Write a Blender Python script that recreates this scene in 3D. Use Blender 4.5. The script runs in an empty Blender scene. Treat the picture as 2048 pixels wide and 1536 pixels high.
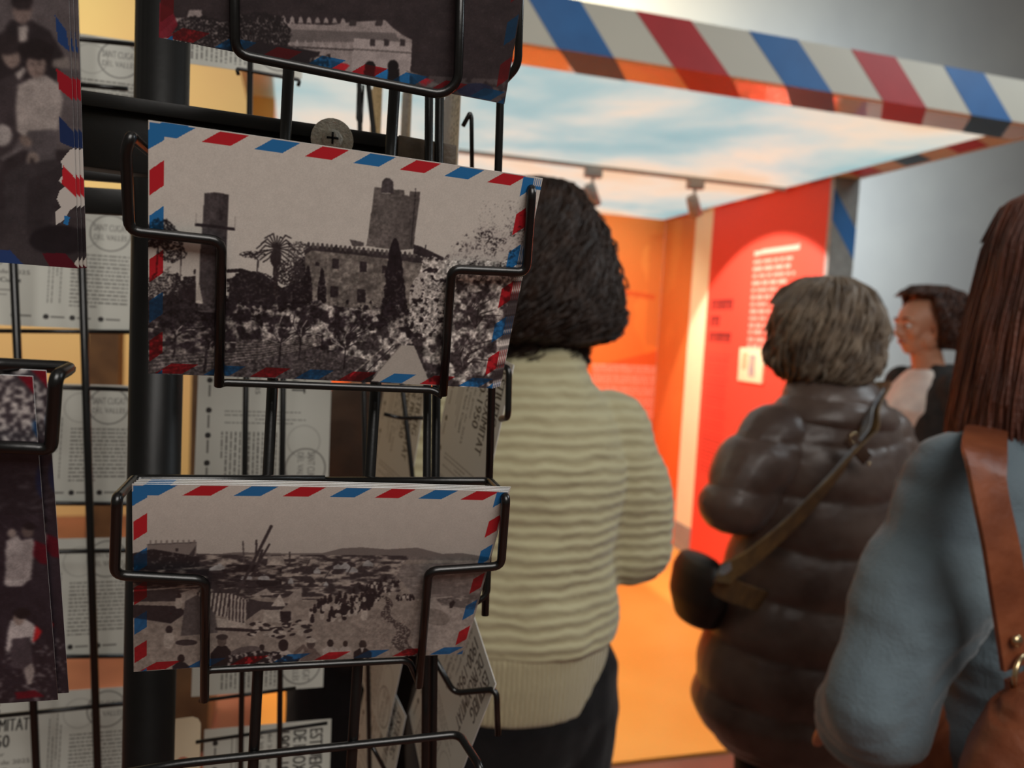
import bpy, bmesh, math, random
import numpy as np
from mathutils import Vector, Matrix, Euler
random.seed(7); RNG = np.random.default_rng(7)
SC = bpy.context.scene
COL = SC.collection
R = math.radians

# ------------------------------------------------------------------ camera
F = 1540.0
CAMP = Vector((0, 0, 1.5))
CM = (Euler((0, 0, R(-16))).to_matrix() @ Euler((R(90 - 4.2), 0, 0)).to_matrix() @ Euler((0, 0, R(3.1))).to_matrix())
cam = bpy.data.objects.new('camera', bpy.data.cameras.new('camera'))
cam.matrix_world = Matrix.Translation(CAMP) @ CM.to_4x4()
cam.data.sensor_width = 36.0
cam.data.lens = 36.0 * F / 2048.0
cam.data.clip_start = 0.01
cam.data.dof.use_dof = True
cam.data.dof.focus_distance = 0.325
cam.data.dof.aperture_fstop = 10.5
COL.objects.link(cam); SC.camera = cam

def ray(px, py):
    return CM @ Vector(((px - 1024) / F, -(py - 768) / F, -1.0))
def at_d(px, py, d): return CAMP + ray(px, py) * d
def at_y(px, py, y):
    r = ray(px, py); return CAMP + r * (y / r.y)
def at_x(px, py, x):
    r = ray(px, py); return CAMP + r * (x / r.x)
def at_z(px, py, z):
    r = ray(px, py); return CAMP + r * ((z - 1.5) / r.z)
def proj(p):
    q = CM.transposed() @ (Vector(p) - CAMP); return (1024 + F * q.x / -q.z, 768 - F * q.y / -q.z)
def at_plane(px, py, p, n):
    r = ray(px, py); return CAMP + r * ((p - CAMP).dot(n) / r.dot(n))

def lin(c):
    c = [x / 255.0 for x in c]
    return tuple((x / 12.92 if x <= .04045 else ((x + .055) / 1.055) ** 2.4) for x in c)

# ------------------------------------------------------------------ materials
def new_mat(name):
    m = bpy.data.materials.new(name); m.use_nodes = True
    nt = m.node_tree; nt.nodes.clear()
    out = nt.nodes.new('ShaderNodeOutputMaterial')
    b = nt.nodes.new('ShaderNodeBsdfPrincipled')
    nt.links.new(b.outputs[0], out.inputs[0])
    return m, nt, b, out
def mat(name, col, rough=.6, metal=0, noise=None, bump=0, bscale=60, spec=.5, sheen=0, coat=0):
    """procedural surface: colour varied by noise (second colour), bump from noise"""
    m, nt, b, out = new_mat(name)
    b.inputs['Roughness'].default_value = rough; b.inputs['Metallic'].default_value = metal
    b.inputs['Specular IOR Level'].default_value = spec
    b.inputs['Sheen Weight'].default_value = sheen
    b.inputs['Coat Weight'].default_value = coat
    tc = nt.nodes.new('ShaderNodeTexCoord')
    if noise is None: noise = (tuple(x * .9 for x in col), 25)
    c2, sc = noise
    nz = nt.nodes.new('ShaderNodeTexNoise'); nz.inputs['Scale'].default_value = sc; nz.inputs['Detail'].default_value = 4
    nt.links.new(tc.outputs['Object'], nz.inputs['Vector'])
    rp = nt.nodes.new('ShaderNodeValToRGB')
    rp.color_ramp.elements[0].position = .35; rp.color_ramp.elements[1].position = .68
    rp.color_ramp.elements[0].color = (*lin(c2), 1); rp.color_ramp.elements[1].color = (*lin(col), 1)
    nt.links.new(nz.outputs[0], rp.inputs[0]); nt.links.new(rp.outputs[0], b.inputs['Base Color'])
    if bump:
        n2 = nt.nodes.new('ShaderNodeTexNoise'); n2.inputs['Scale'].default_value = bscale; n2.inputs['Detail'].default_value = 3
        nt.links.new(tc.outputs['Object'], n2.inputs['Vector'])
        bp = nt.nodes.new('ShaderNodeBump'); bp.inputs['Strength'].default_value = bump; bp.inputs['Distance'].default_value = .004
        nt.links.new(n2.outputs[0], bp.inputs['Height']); nt.links.new(bp.outputs[0], b.inputs['Normal'])
    return m
def attr_mat(name, rough=.45, spec=.4, coat=0):
    m, nt, b, out = new_mat(name)
    a = nt.nodes.new('ShaderNodeAttribute'); a.attribute_name = 'Print'
    nt.links.new(a.outputs['Color'], b.inputs['Base Color'])
    b.inputs['Roughness'].default_value = rough; b.inputs['Specular IOR Level'].default_value = spec
    b.inputs['Coat Weight'].default_value = coat
    return m

M = {}
M['wire'] = mat('black_wire_paint', (13, 12, 12), .30, 0, ((9, 9, 9), 300), .02, 500, .55)
M['blackmetal'] = mat('black_painted_metal', (13, 13, 13), .42, 0, ((9, 9, 9), 80), .02, 200, .4)
M['plate'] = mat('worn_dark_steel', (138, 122, 104), .5, .1, ((100, 88, 76), 60), .2, 200)
M['zinc'] = mat('zinc_washer', (240, 236, 222), .35, 0, ((205, 200, 186), 500), .5, 900)
M['print'] = attr_mat('postcard_print', .42, .35)
M['wallprint'] = attr_mat('wall_print', .6, .3)
M['skin'] = mat('skin', (202, 146, 116), .5, 0, ((196, 136, 106), 12), .05, 200)
M['hair_black'] = mat('dark_brown_hair', (58, 42, 34), .45, 0, ((34, 23, 18), 40), .3, 200, .4)
M['hair_grey'] = mat('grey_hair', (140, 123, 104), .5, 0, ((78, 65, 54), 22), .3, 200, .4)
M['hair_auburn'] = mat('auburn_hair', (112, 58, 35), .48, 0, ((74, 34, 20), 12), .3, 200, .5)
M['hair_brown'] = mat('brown_hair', (84, 50, 34), .5, 0, ((44, 24, 18), 40), .3, 200, .4)
M['trousers'] = mat('black_cloth', (16, 15, 18), .85, 0, ((10, 10, 12), 60), .3, 300, .2, .1)
M['shoe'] = mat('black_leather', (22, 20, 20), .4)
M['puffer'] = mat('brown_puffer_nylon', (92, 76, 68), .40, 0, ((70, 54, 48), 14), .5, 25, .5, .1)
M['white_top'] = mat('white_cotton', (225, 214, 205), .85, 0, ((205, 194, 188), 20), .4, 40)
M['dark_cardigan'] = mat('black_cardigan_wool', (44, 40, 38), .9, 0, ((28, 26, 26), 40), .4, 90)
M['brown_coat'] = mat('dark_brown_wool', (74, 48, 30), .9, 0, ((54, 36, 24), 10), .4, 90)
M['leather'] = mat('tan_leather', (138, 76, 46), .45, 0, ((108, 56, 33), 18), .5, 60, .5)
M['leather_dark'] = mat('brown_strap_leather', (84, 60, 44), .5, 0, ((60, 42, 32), 20), .3, 60)
M['strap_olive'] = mat('olive_brown_webbing', (112, 84, 42), .7, 0, ((84, 62, 32), 30), .3, 90)
M['strap_grey'] = mat('grey_blue_webbing', (128, 126, 124), .6, 0, ((96, 98, 104), 30), .3, 90)
M['brass'] = mat('brass', (214, 190, 150), .25, 1)
M['blackbag'] = mat('black_bag_leather', (16, 14, 14), .5)
M['eye_white'] = mat('eye_white', (225, 220, 215), .2)
M['eye_dark'] = mat('eye_iris', (40, 26, 18), .15)
M['lip'] = mat('lips', (176, 98, 84), .5)

# ------------------------------------------------------------------ object helpers
def link(o, parent=None):
    COL.objects.link(o)
    if parent is not None:
        o.parent = parent
        o.matrix_parent_inverse = Matrix.Identity(4)
    return o
def empty(name, loc=(0, 0, 0), label=None, cat=None, group=None):
    o = bpy.data.objects.new(name, None); o.location = loc; o.empty_display_size = .05
    COL.objects.link(o); tag(o, label, cat, group); return o
def tag(o, label=None, cat=None, group=None, kind=None):
    if label: o['label'] = label
    if cat: o['category'] = cat
    if group: o['group'] = group
    if kind: o['kind'] = kind
    return o
def mesh_obj(name, verts, faces, m, parent=None, smooth=True, loc=None):
    """verts in world coordinates; the object's origin goes to loc (parent's place when parented)"""
    off = Vector(loc) if loc is not None else (world_loc(parent) if parent is not None else Vector((0, 0, 0)))
    me = bpy.data.meshes.new(name)
    me.from_pydata([tuple(Vector(v) - off) for v in verts], [], faces)
    me.materials.append(m)
    if smooth: me.polygons.foreach_set('use_smooth', [True] * len(me.polygons))
    me.update()
    o = bpy.data.objects.new(name, me)
    if parent is None: o.location = off
    elif loc is not None: o.location = off - world_loc(parent)
    return link(o, parent)
def world_loc(o):
    v = Vector(o.location); p = o.parent
    while p is not None: v = v + Vector(p.location); p = p.parent
    return v

class MB:
    def __init__(s): s.v = []; s.f = []
    def add(s, v, f):
        n = len(s.v); s.v += [Vector(a) for a in v]; s.f += [[i + n for i in q] for q in f]; return s
    def box(s, a, b):
        (x0, y0, z0), (x1, y1, z1) = a, b
        return s.add([(x0, y0, z0), (x1, y0, z0), (x1, y1, z0), (x0, y1, z0), (x0, y0, z1), (x1, y0, z1), (x1, y1, z1), (x0, y1, z1)],
                     [(3, 2, 1, 0), (4, 5, 6, 7), (0, 1, 5, 4), (1, 2, 6, 5), (2, 3, 7, 6), (3, 0, 4, 7)])
    def loft(s, rings, n=24, cap=True):
        """rings: (center, vecA, vecB)"""
        v = []; f = []
        for c, a, b in rings:
            for k in range(n):
                t = 2 * math.pi * k / n
                v.append(Vector(c) + Vector(a) * math.cos(t) + Vector(b) * math.sin(t))
        for i in range(len(rings) - 1):
            for k in range(n):
                k2 = (k + 1) % n
                f.append((i * n + k, i * n + k2, (i + 1) * n + k2, (i + 1) * n + k))
        if cap:
            f.append(tuple(range(n - 1, -1, -1))); f.append(tuple((len(rings) - 1) * n + k for k in range(n)))
        return s.add(v, f)
    def ell(s, c, r, rot=None, n=16):
        v = []; f = []; m = rot if rot is not None else Matrix.Identity(3)
        for i in range(n + 1):
            ph = math.pi * i / n
            for k in range(2 * n):
                t = math.pi * k / n
                p = Vector((r[0] * math.sin(ph) * math.cos(t), r[1] * math.sin(ph) * math.sin(t), r[2] * math.cos(ph)))
                v.append(Vector(c) + m @ p)
        for i in range(n):
            for k in range(2 * n):
                k2 = (k + 1) % (2 * n)
                f.append((i * 2 * n + k, (i + 1) * 2 * n + k, (i + 1) * 2 * n + k2, i * 2 * n + k2))
        return s.add(v, f)
    def cap(s, p, q, r0, r1, n=16):
        """tapered capsule"""
        p = Vector(p); q = Vector(q); s.ell(p, (r0,) * 3, n=max(6, n // 2)); s.ell(q, (r1,) * 3, n=max(6, n // 2))
        d = (q - p).normalized(); a = d.orthogonal().normalized(); b = d.cross(a)
        return s.loft([(p, a * r0, b * r0), (q, a * r1, b * r1)], n)
    def chain(s, pts):
        for (p, r), (q, t) in zip(pts[:-1], pts[1:]): s.cap(p, q, r, t)
        return s
    def tube(s, pts, r, n=10, closed=False):
        pts = [Vector(p) for p in pts]; N = len(pts)
        rs = r if isinstance(r, (list, tuple)) else [r] * N
        t0 = (pts[1] - pts[0]).normalized(); a = t0.orthogonal().normalized(); rings = []
        for i in range(N):
            t = ((pts[min(i + 1, N - 1)] - pts[max(i - 1, 0)])).normalized()
            a = (a - t * a.dot(t)).normalized(); b = t.cross(a)
            rings.append((pts[i], a * rs[i], b * rs[i]))
        return s.loft(rings, n)
    def build(s, name, m, parent=None, smooth=True, loc=None):
        return mesh_obj(name, s.v, s.f, m, parent, smooth, loc)

def fillet(pts, rad, seg=5):
    pts = [Vector(p) for p in pts]; out = [pts[0]]
    for i in range(1, len(pts) - 1):
        a, b, c = pts[i - 1], pts[i], pts[i + 1]
        d1 = a - b; d2 = c - b
        r = min(rad, d1.length * .48, d2.length * .48)
        p = b + d1.normalized() * r; q = b + d2.normalized() * r
        for k in range(seg + 1):
            t = k / seg
            out.append(p * (1 - t) ** 2 + b * 2 * t * (1 - t) + q * t * t)
    out.append(pts[-1]); return out
def flat_shade(o, ang=35):
    bm = bmesh.new(); bm.from_mesh(o.data)
    for e in bm.edges:
        if len(e.link_faces) == 2 and e.calc_face_angle(0) > R(ang): e.smooth = False
    bm.to_mesh(o.data); bm.free(); return o
def bevel(o, w, seg=2):
    bm = bmesh.new(); bm.from_mesh(o.data)
    bmesh.ops.bevel(bm, geom=bm.edges[:], offset=w, segments=seg, affect='EDGES', profile=.6)
    bm.to_mesh(o.data); bm.free()
    o.data.polygons.foreach_set('use_smooth', [True] * len(o.data.polygons)); return flat_shade(o, 50)

def voxel(name, mb, m, parent, vox=.008, smooth=4, disp=None, loc=None):
    """fuses a heap of overlapping volumes into one continuous surface"""
    o = mb.build(name + '_tmp', m, None)
    md = o.modifiers.new('r', 'REMESH'); md.mode = 'VOXEL'; md.voxel_size = vox; md.use_smooth_shade = True
    if smooth:
        sm = o.modifiers.new('s', 'SMOOTH'); sm.iterations = smooth; sm.factor = .5
    bpy.context.view_layer.update()
    dg = bpy.context.evaluated_depsgraph_get()
    me = bpy.data.meshes.new_from_object(o.evaluated_get(dg))
    old = o.data; bpy.data.objects.remove(o); bpy.data.meshes.remove(old)
    n = len(me.vertices); co = np.empty(n * 3); me.vertices.foreach_get('co', co); co = co.reshape(-1, 3)
    if disp is not None:
        no = np.empty(n * 3); me.vertices.foreach_get('normal', no); no = no.reshape(-1, 3)
        co = co + disp(co, no)
    base = np.array(world_loc(parent)) if parent is not None else np.zeros(3)
    co = co - base
    me.vertices.foreach_set('co', co.ravel().astype(np.float32))
    me.materials.clear(); me.materials.append(m)
    me.polygons.foreach_set('use_smooth', [True] * len(me.polygons)); me.update()
    me.name = name
    q = bpy.data.objects.new(name, me)
    return link(q, parent)

# ------------------------------------------------------------------ numpy picture drawing (prints on the cards)
def vnoise(x, y, seed=0):
    xi = np.floor(x).astype(np.int64); yi = np.floor(y).astype(np.int64); fx = x - xi; fy = y - yi
    def h(a, b):
        n = (a * 374761393 + b * 668265263 + seed * 1442695041) & 0xffffffff
        n = ((n ^ (n >> 13)) * 1274126177) & 0xffffffff
        return ((n ^ (n >> 16)) & 0xffff) / 65535.0
    u = fx * fx * (3 - 2 * fx); v = fy * fy * (3 - 2 * fy)
    return (h(xi, yi) * (1 - u) + h(xi + 1, yi) * u) * (1 - v) + (h(xi, yi + 1) * (1 - u) + h(xi + 1, yi + 1) * u) * v
def fbm(x, y, o=4, seed=0):
    s = 0; a = .5; t = 0
    for k in range(o):
        s = s + a * vnoise(x, y, seed + k * 17); t += a; a *= .5; x = x * 2.03; y = y * 2.03
    return s / t

class Pic:
    """pixel grid w x h (row 0 = top); drawing coordinates X,Y are per-pixel arrays in any plane coordinates"""
    def __init__(s, w, h, X0, X1, Y0, Y1, H=None, bg=(200, 196, 190)):
        s.w, s.h = w, h
        u = np.linspace(0, 1, w); v = np.linspace(0, 1, h)
        U, V = np.meshgrid(u, v); s.U, s.V = U, V
        if H is None: s.X = X0 + U * (X1 - X0); s.Y = Y0 + V * (Y1 - Y0)
        else:
            d = H[2, 0] * U + H[2, 1] * V + H[2, 2]
            s.X = (H[0, 0] * U + H[0, 1] * V + H[0, 2]) / d; s.Y = (H[1, 0] * U + H[1, 1] * V + H[1, 2]) / d
        s.c = np.empty((h, w, 3)); s.c[:] = bg
    def inpoly(s, P, sp='XY'):
        X, Y = (s.X, s.Y) if sp == 'XY' else (s.U, s.V)
        ins = np.zeros(X.shape, bool); n = len(P)
        for i in range(n):
            x0, y0 = P[i]; x1, y1 = P[(i + 1) % n]
            if y0 == y1: continue
            cr = ((y0 > Y) != (y1 > Y)) & (X < (x1 - x0) * (Y - y0) / (y1 - y0) + x0)
            ins ^= cr
        return ins
    def ellm(s, c, r, ang=0):
        dx = s.X - c[0]; dy = s.Y - c[1]; a = R(ang)
        return ((dx * math.cos(a) + dy * math.sin(a)) / r[0]) ** 2 + ((-dx * math.sin(a) + dy * math.cos(a)) / r[1]) ** 2
    def paint(s, mask, col, al=1.0):
        m = (mask * al)[..., None] if mask.dtype != bool else (mask.astype(float) * al)[..., None]
        s.c = s.c * (1 - m) + np.array(col, float) * m; return s
    def poly(s, P, col, al=1.0, sp='XY'): return s.paint(s.inpoly(P, sp), col, al)
    def ell(s, c, r, col, ang=0, al=1.0): return s.paint(s.ellm(c, r, ang) < 1, col, al)
    def line(s, pts, w, col, al=1.0):
        m = np.zeros(s.X.shape, bool)
        for (x0, y0), (x1, y1) in zip(pts[:-1], pts[1:]):
            dx, dy = x1 - x0, y1 - y0; L = dx * dx + dy * dy + 1e-9
            t = np.clip(((s.X - x0) * dx + (s.Y - y0) * dy) / L, 0, 1)
            m |= (s.X - x0 - t * dx) ** 2 + (s.Y - y0 - t * dy) ** 2 < (w / 2) ** 2
        return s.paint(m, col, al)
    def n(s, sx, sy=None, o=4, seed=0):
        sy = sy or sx
        return fbm(s.X / sx, s.Y / sy, o, seed)
    def speckle(s, mask, dark, light, sc, thr=.5, soft=.06, seed=0, o=4, sy=None):
        k = np.clip((s.n(sc, sy, o, seed) - thr) / soft, 0, 1)[..., None]
        col = np.array(dark, float) * (1 - k) + np.array(light, float) * k
        m = (mask.astype(float))[..., None]
        s.c = s.c * (1 - m) + col * m; return s
    def soften(s, it=1, grain=0, sc=3, seed=0, shade=0):
        for _ in range(it):
            c = s.c
            c = (c + np.roll(c, 1, 0) + np.roll(c, -1, 0)) / 3; c = (c + np.roll(c, 1, 1) + np.roll(c, -1, 1)) / 3
            c[0] = s.c[0]; c[-1] = s.c[-1]; c[:, 0] = s.c[:, 0]; c[:, -1] = s.c[:, -1]; s.c = c
        if grain:
            g_ = (vnoise(s.U * s.w / 1.3, s.V * s.h / 1.3, seed) - .5) * grain + (s.n(sc, seed=seed + 3) - .5) * shade
            s.c = s.c * (1 + g_[..., None])
        return s
    def get(s):
        c = np.clip(s.c, 0, 255) / 255.0
        return np.where(c <= .04045, c / 12.92, ((c + .055) / 1.055) ** 2.4)

def homog(src, dst):
    A = []; b = []
    for (x, y), (X, Y) in zip(src, dst):
        A.append([x, y, 1, 0, 0, 0, -X * x, -X * y]); b.append(X)
        A.append([0, 0, 0, x, y, 1, -Y * x, -Y * y]); b.append(Y)
    h = np.linalg.solve(np.array(A, float), np.array(b, float))
    return np.append(h, 1).reshape(3, 3)

def text_tris(body, cache={}):
    if body in cache: return cache[body]
    cu = bpy.data.curves.new('t', 'FONT'); cu.body = body; cu.resolution_u = 3
    ob = bpy.data.objects.new('t', cu); COL.objects.link(ob)
    bpy.context.view_layer.update()
    me = bpy.data.meshes.new_from_object(ob.evaluated_get(bpy.context.evaluated_depsgraph_get()))
    me.calc_loop_triangles()
    v = [tuple(q.co[:2]) for q in me.vertices]
    tr = [[v[i] for i in t.vertices] for t in me.loop_triangles]
    xs = [p[0] for p in v]; ys = [p[1] for p in v]
    bb = (min(xs), min(ys), max(xs), max(ys))
    bpy.data.objects.remove(ob); bpy.data.curves.remove(cu); bpy.data.meshes.remove(me)
    cache[body] = (tr, bb); return cache[body]
def pic_text(p, body, x0, y0, x1, y1, col, bold=0, al=1.0):
    """fits the words into the box x0..x1, y0..y1 (plane coordinates, y down)"""
    tr, (a, b, c, d) = text_tris(body)
    fx = lambda q: (x0 + (q[0] - a) / (c - a) * (x1 - x0), y1 - (q[1] - b) / (d - b) * (y1 - y0))
    m = np.zeros(p.X.shape, bool)
    sx = (p.X[0, -1] - p.X[0, 0]) / p.w; sy = (p.Y[-1, 0] - p.Y[0, 0]) / p.h
    for t in tr:
        P = [fx(q) for q in t]
        i0 = max(0, int((min(q[0] for q in P) - p.X[0, 0]) / sx) - 1); i1 = int((max(q[0] for q in P) - p.X[0, 0]) / sx) + 2
        j0 = max(0, int((min(q[1] for q in P) - p.Y[0, 0]) / sy) - 1); j1 = int((max(q[1] for q in P) - p.Y[0, 0]) / sy) + 2
        X = p.X[j0:j1, i0:i1]; Y = p.Y[j0:j1, i0:i1]
        if X.size == 0: continue
        def e(A, B): return (B[0] - A[0]) * (Y - A[1]) - (B[1] - A[1]) * (X - A[0])
        e1, e2, e3 = e(P[0], P[1]), e(P[1], P[2]), e(P[2], P[0])
        m[j0:j1, i0:i1] |= ((e1 >= 0) & (e2 >= 0) & (e3 >= 0)) | ((e1 <= 0) & (e2 <= 0) & (e3 <= 0))
    for _ in range(bold):
        m2 = m.copy(); m2[:, 1:] |= m[:, :-1]; m = m2
    return p.paint(m, col, al)

RED = (186, 34, 44); BLU = (38, 112, 172)
def stripes(p, W, H, dark=None, t=.0052):
    """airmail border in card metres; printed over the picture"""
    x = p.U * W; y = p.V * H
    lum = p.c.mean(axis=2, keepdims=True) / 200.0
    k = np.clip(.25 + .8 * lum, .3, 1.0)
    def put(m, col):
        mm = m[..., None]; p.c = np.where(mm, np.array(col, float) * k, p.c)
    P = W / 8.07; sl = .75
    for i in range(9):
        cx = P * i + .006
        for top in (True, False):
            yy = y if top else H - y
            if top: a = x + yy / sl * 1.0
            else: a = x - yy / sl * 1.0 + .004
            m = (a > cx) & (a < cx + P * .55) & (yy < t) & (yy > .0004)
            put(m, (BLU if i % 2 == 0 else RED) if top else (RED if i % 2 == 0 else BLU))
    Q = H / 5.9
    for i in range(7):
        cy = Q * i + .001
        for left in (True, False):
            xx = x if left else W - x
            a = y + xx * .9 if left else y - xx * .9 + .006
            m = (a > cy) & (a < cy + Q * .55) & (xx < t) & (xx > .0004) & (y > .0005)
            put(m, (BLU if i % 2 == 0 else RED))
    put((x + y * 1.3 < .0135) & (x + y * 1.3 > .0045) & ((x < t) | (y < t)), BLU)
    return p

def grid_mesh(name, W, H, pf, pb=None, T=.00035, m=None, curl=0.0):
    """card: dense front grid carrying pic pf, back grid carrying pb, white edge. local x right, y up, +z front, origin bottom centre"""
    vs = []; fs = []; cs = []; off = 0
    def grid(p, z, flip):
        nonlocal off
        h, w = p.h, p.w
        x = (np.linspace(0, 1, w) - .5) * W; y = np.linspace(H, 0, h)
        if flip: x = -x
        X, Y = np.meshgrid(x, y)
        Z = z + curl * (X * X)
        vs.append(np.stack([X, Y, Z], -1).reshape(-1, 3)); cs.append(p.get().reshape(-1, 3))
        i = np.arange(h * w).reshape(h, w)
        q = np.stack([i[1:, :-1], i[1:, 1:], i[:-1, 1:], i[:-1, :-1]], -1).reshape(-1, 4)
        fs.append(q + off); off += h * w
        return i, off - h * w
    grid(pf, T / 2, False)
    if pb is not None: grid(pb, -T / 2, True)
    # edge
    n = 12; xs = np.linspace(-W / 2, W / 2, n)
    loop = [(x, H) for x in xs] + [(W / 2, H - (k / 6) * H) for k in range(1, 6)] + [(x, 0) for x in xs[::-1]] + [(-W / 2, k / 6 * H) for k in range(1, 6)]
    L = len(loop); e = []
    for z in (T / 2, -T / 2):
        for x, y in loop: e.append((x, y, z + curl * x * x))
    vs.append(np.array(e)); cs.append(np.full((2 * L, 3), .72))
    q = np.array([(off + k, off + (k + 1) % L, off + L + (k + 1) % L, off + L + k) for k in range(L)]); fs.append(q)
    V = np.concatenate(vs); Q = np.concatenate(fs); Cc = np.concatenate(cs)
    return raw_mesh(name, V, Q, Cc, m or M['print'])
def raw_mesh(name, V, Q, Cc, m):
    me = bpy.data.meshes.new(name)
    me.vertices.add(len(V)); me.vertices.foreach_set('co', V.astype(np.float32).ravel())
    me.loops.add(Q.size); me.loops.foreach_set('vertex_index', Q.astype(np.int32).ravel())
    me.polygons.add(len(Q)); me.polygons.foreach_set('loop_start', np.arange(0, Q.size, 4, dtype=np.int32))
    me.polygons.foreach_set('loop_total', np.full(len(Q), 4, np.int32))
    me.update(calc_edges=True)
    a = me.color_attributes.new('Print', 'FLOAT_COLOR', 'POINT')
    a.data.foreach_set('color', np.concatenate([Cc, np.ones((len(Cc), 1))], 1).astype(np.float32).ravel())
    me.materials.append(m); me.validate(); return me
# ------------------------------------------------------------------ the pictures printed on the cards
PAPER = (206, 200, 192)
def px_pic(w, h, corners, bg=PAPER):
    return Pic(w, h, 0, 1, 0, 1, homog([(0, 0), (1, 0), (1, 1), (0, 1)], corners), bg)
CB = [(287, 238), (1062, 352), (985, 775), (297, 745)]
CC = [(257, 965), (1010, 980), (925, 1305), (268, 1340)]

def pic_castle(w=640, h=430):
    p = px_pic(w, h, CB)
    n1 = p.n(2.2, seed=3); n2 = p.n(9, seed=5); n3 = p.n(30, seed=9)
    DK = (34, 29, 33)
    rnd = random.Random(3)
    # ground and undergrowth
    edge = 600 + (n2 - .5) * 40 + (p.X - 300) * .03
    low = p.Y > edge
    p.speckle(low, (30, 26, 30), (96, 88, 88), 12, .45, .3, 11, 5)
    p.speckle((p.Y > 575 + n2 * 30) & (p.X < 610) & (p.Y < 640), (26, 22, 26), (60, 54, 56), 6, .58, .1, 12)
    # conifer hedge left of castle and middle trees
    p.poly([(455, 560), (480, 540), (520, 545), (560, 575), (600, 560), (625, 540), (640, 612), (455, 622)], (38, 33, 37))
    p.paint((p.ellm((606, 570), (32, 62)) < 1.1 - n2 * .5) & (n1 > .25), (36, 31, 35))
    # layered cedar branches
    for x0, y0, x1, y1 in ((452, 541, 505, 548), (452, 560, 520, 565), (470, 549, 560, 590), (455, 580, 545, 586), (500, 560, 540, 572)):
        p.line([(x0, y0), ((x0 + x1) / 2, (y0 + y1) / 2 - 5), (x1, y1)], 7, (40, 35, 38))
    p.paint((p.ellm((500, 572), (52, 30)) < 1) & (n1 > .5), (40, 35, 38))
    # palm
    p.line([(548, 500), (546, 540), (549, 590)], 9, (44, 38, 40))
    p.ell((547, 515), (11, 19), (46, 40, 42))
    for k in range(20):
        a = R(-175 + k * 17.5); L = 34 + rnd.random() * 16
        x1 = 548 + math.cos(a) * L; y1 = 494 + math.sin(a) * L * .62 + 14 * abs(math.cos(a)) ** 2
        p.line([(548, 496), (548 + math.cos(a) * L * .6, 492 + math.sin(a) * L * .6), (x1, y1)], 2.6, (50, 44, 46))
    p.line([(500, 511), (520, 500), (545, 498)], 2, (50, 44, 46)); p.line([(480, 510), (500, 505), (512, 520), (510, 545)], 3, (60, 54, 56))
    p.paint((p.ellm((500, 508), (26, 7)) < 1) & (n1 > .45), (50, 44, 46))
    p.paint((p.ellm((592, 508), (24, 26)) < 1) & (n1 > .5), (78, 72, 72))
    p.paint((p.ellm((575, 545), (30, 26)) < 1) & (n1 > .42), (54, 48, 50))
    # castle main body
    body = [(604, 505), (618, 492), (660, 496), (760, 505), (830, 512), (870, 520), (892, 530), (862, 640), (700, 640), (612, 612)]
    p.poly(body, (126, 118, 112))
    m = p.inpoly(body); p.speckle(m, (104, 97, 93), (140, 132, 125), 9, .42, .25, 21)
    p.paint(m & (n1 > .68), (92, 84, 80), .6)
    p.poly([(603, 500), (618, 490), (700, 497), (830, 510), (850, 520), (850, 527), (700, 508), (618, 500), (604, 510)], (58, 52, 54))
    for k in range(26):
        x = 612 + k * 9.2; y = 489 + (x - 612) * .098
        p.ell((x, y), (3.0, 6), (96, 90, 88) if k % 3 else (66, 60, 62))
    p.poly([(694, 478), (722, 484), (722, 492), (700, 492)], (84, 78, 78))
    p.poly([(822, 488), (836, 492), (895, 520), (870, 522), (822, 506)], (52, 46, 49))
    p.line([(846, 489), (846, 500)], 2, (60, 54, 56))
    for x, y, a, b in ((660, 516, 13, 21), (715, 522, 14, 22), (626, 523, 8, 9), (657, 571, 16, 24), (711, 577, 17, 28), (760, 530, 9, 16)):
        p.poly([(x, y), (x + a, y + 1.5), (x + a, y + b), (x, y + b - 1)], (48, 42, 45))
    p.poly([(846, 525), (900, 535), (870, 640), (835, 630)], (66, 60, 62)); 
    # big tower
    tw = [(742, 373), (756, 375), (757, 386), (777, 386), (779, 378), (801, 379), (802, 389), (812, 391), (813, 381), (833, 383), (832, 400), (821, 497), (790, 500), (727, 491), (731, 470), (739, 398)]
    p.poly(tw, (112, 105, 102))
    m = p.inpoly(tw); sh = np.clip((p.X - 735) / 95, 0, 1)
    p.paint(m.astype(float) * sh * .55 * 1.0, (66, 60, 60)); p.paint(m & (n1 > .6), (84, 78, 76), .5)
    p.paint(m.astype(float) * (n3 > .55) * .35, (90, 84, 82))
    p.poly([(755, 378), (757, 361), (764, 355), (772, 355), (779, 363), (780, 386), (755, 384)], (74, 68, 70))
    p.line([(824, 376), (823, 400), (817, 492)], 2, (52, 47, 48))
    # left round tower
    tl = [(402, 385), (425, 383), (451, 388), (449, 470), (446, 560), (440, 625), (393, 622), (396, 500), (399, 450)]
    p.poly(tl, (76, 70, 72)); m = p.inpoly(tl)
    p.paint(m.astype(float) * np.clip((p.X - 410) / 45, 0, 1) * .45, (50, 45, 48)); p.paint(m & (n1 > .62), (64, 58, 60), .5)
    p.poly([(384, 444), (400, 447), (400, 453), (386, 450)], (48, 42, 46)); p.poly([(384, 444), (464, 454), (464, 460), (384, 450)], (44, 38, 42))
    p.poly([(432, 418), (440, 419), (439, 440), (431, 439)], (52, 47, 50))
    p.line([(386, 425), (386, 446)], 1.2, (150, 143, 138)); p.line([(464, 432), (464, 456)], 1.2, (150, 143, 138))
    p.poly([(388, 590), (394, 560), (400, 590), (404, 607), (383, 604)], (176, 168, 160))
    # trees on the left
    p.paint((p.ellm((312, 465), (38, 30)) < 1.35 - n2) & (n1 > .34), (40, 35, 38))
    p.paint((p.ellm((340, 500), (28, 26)) < 1.3 - n2) & (n1 > .45), (44, 39, 42))
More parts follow.
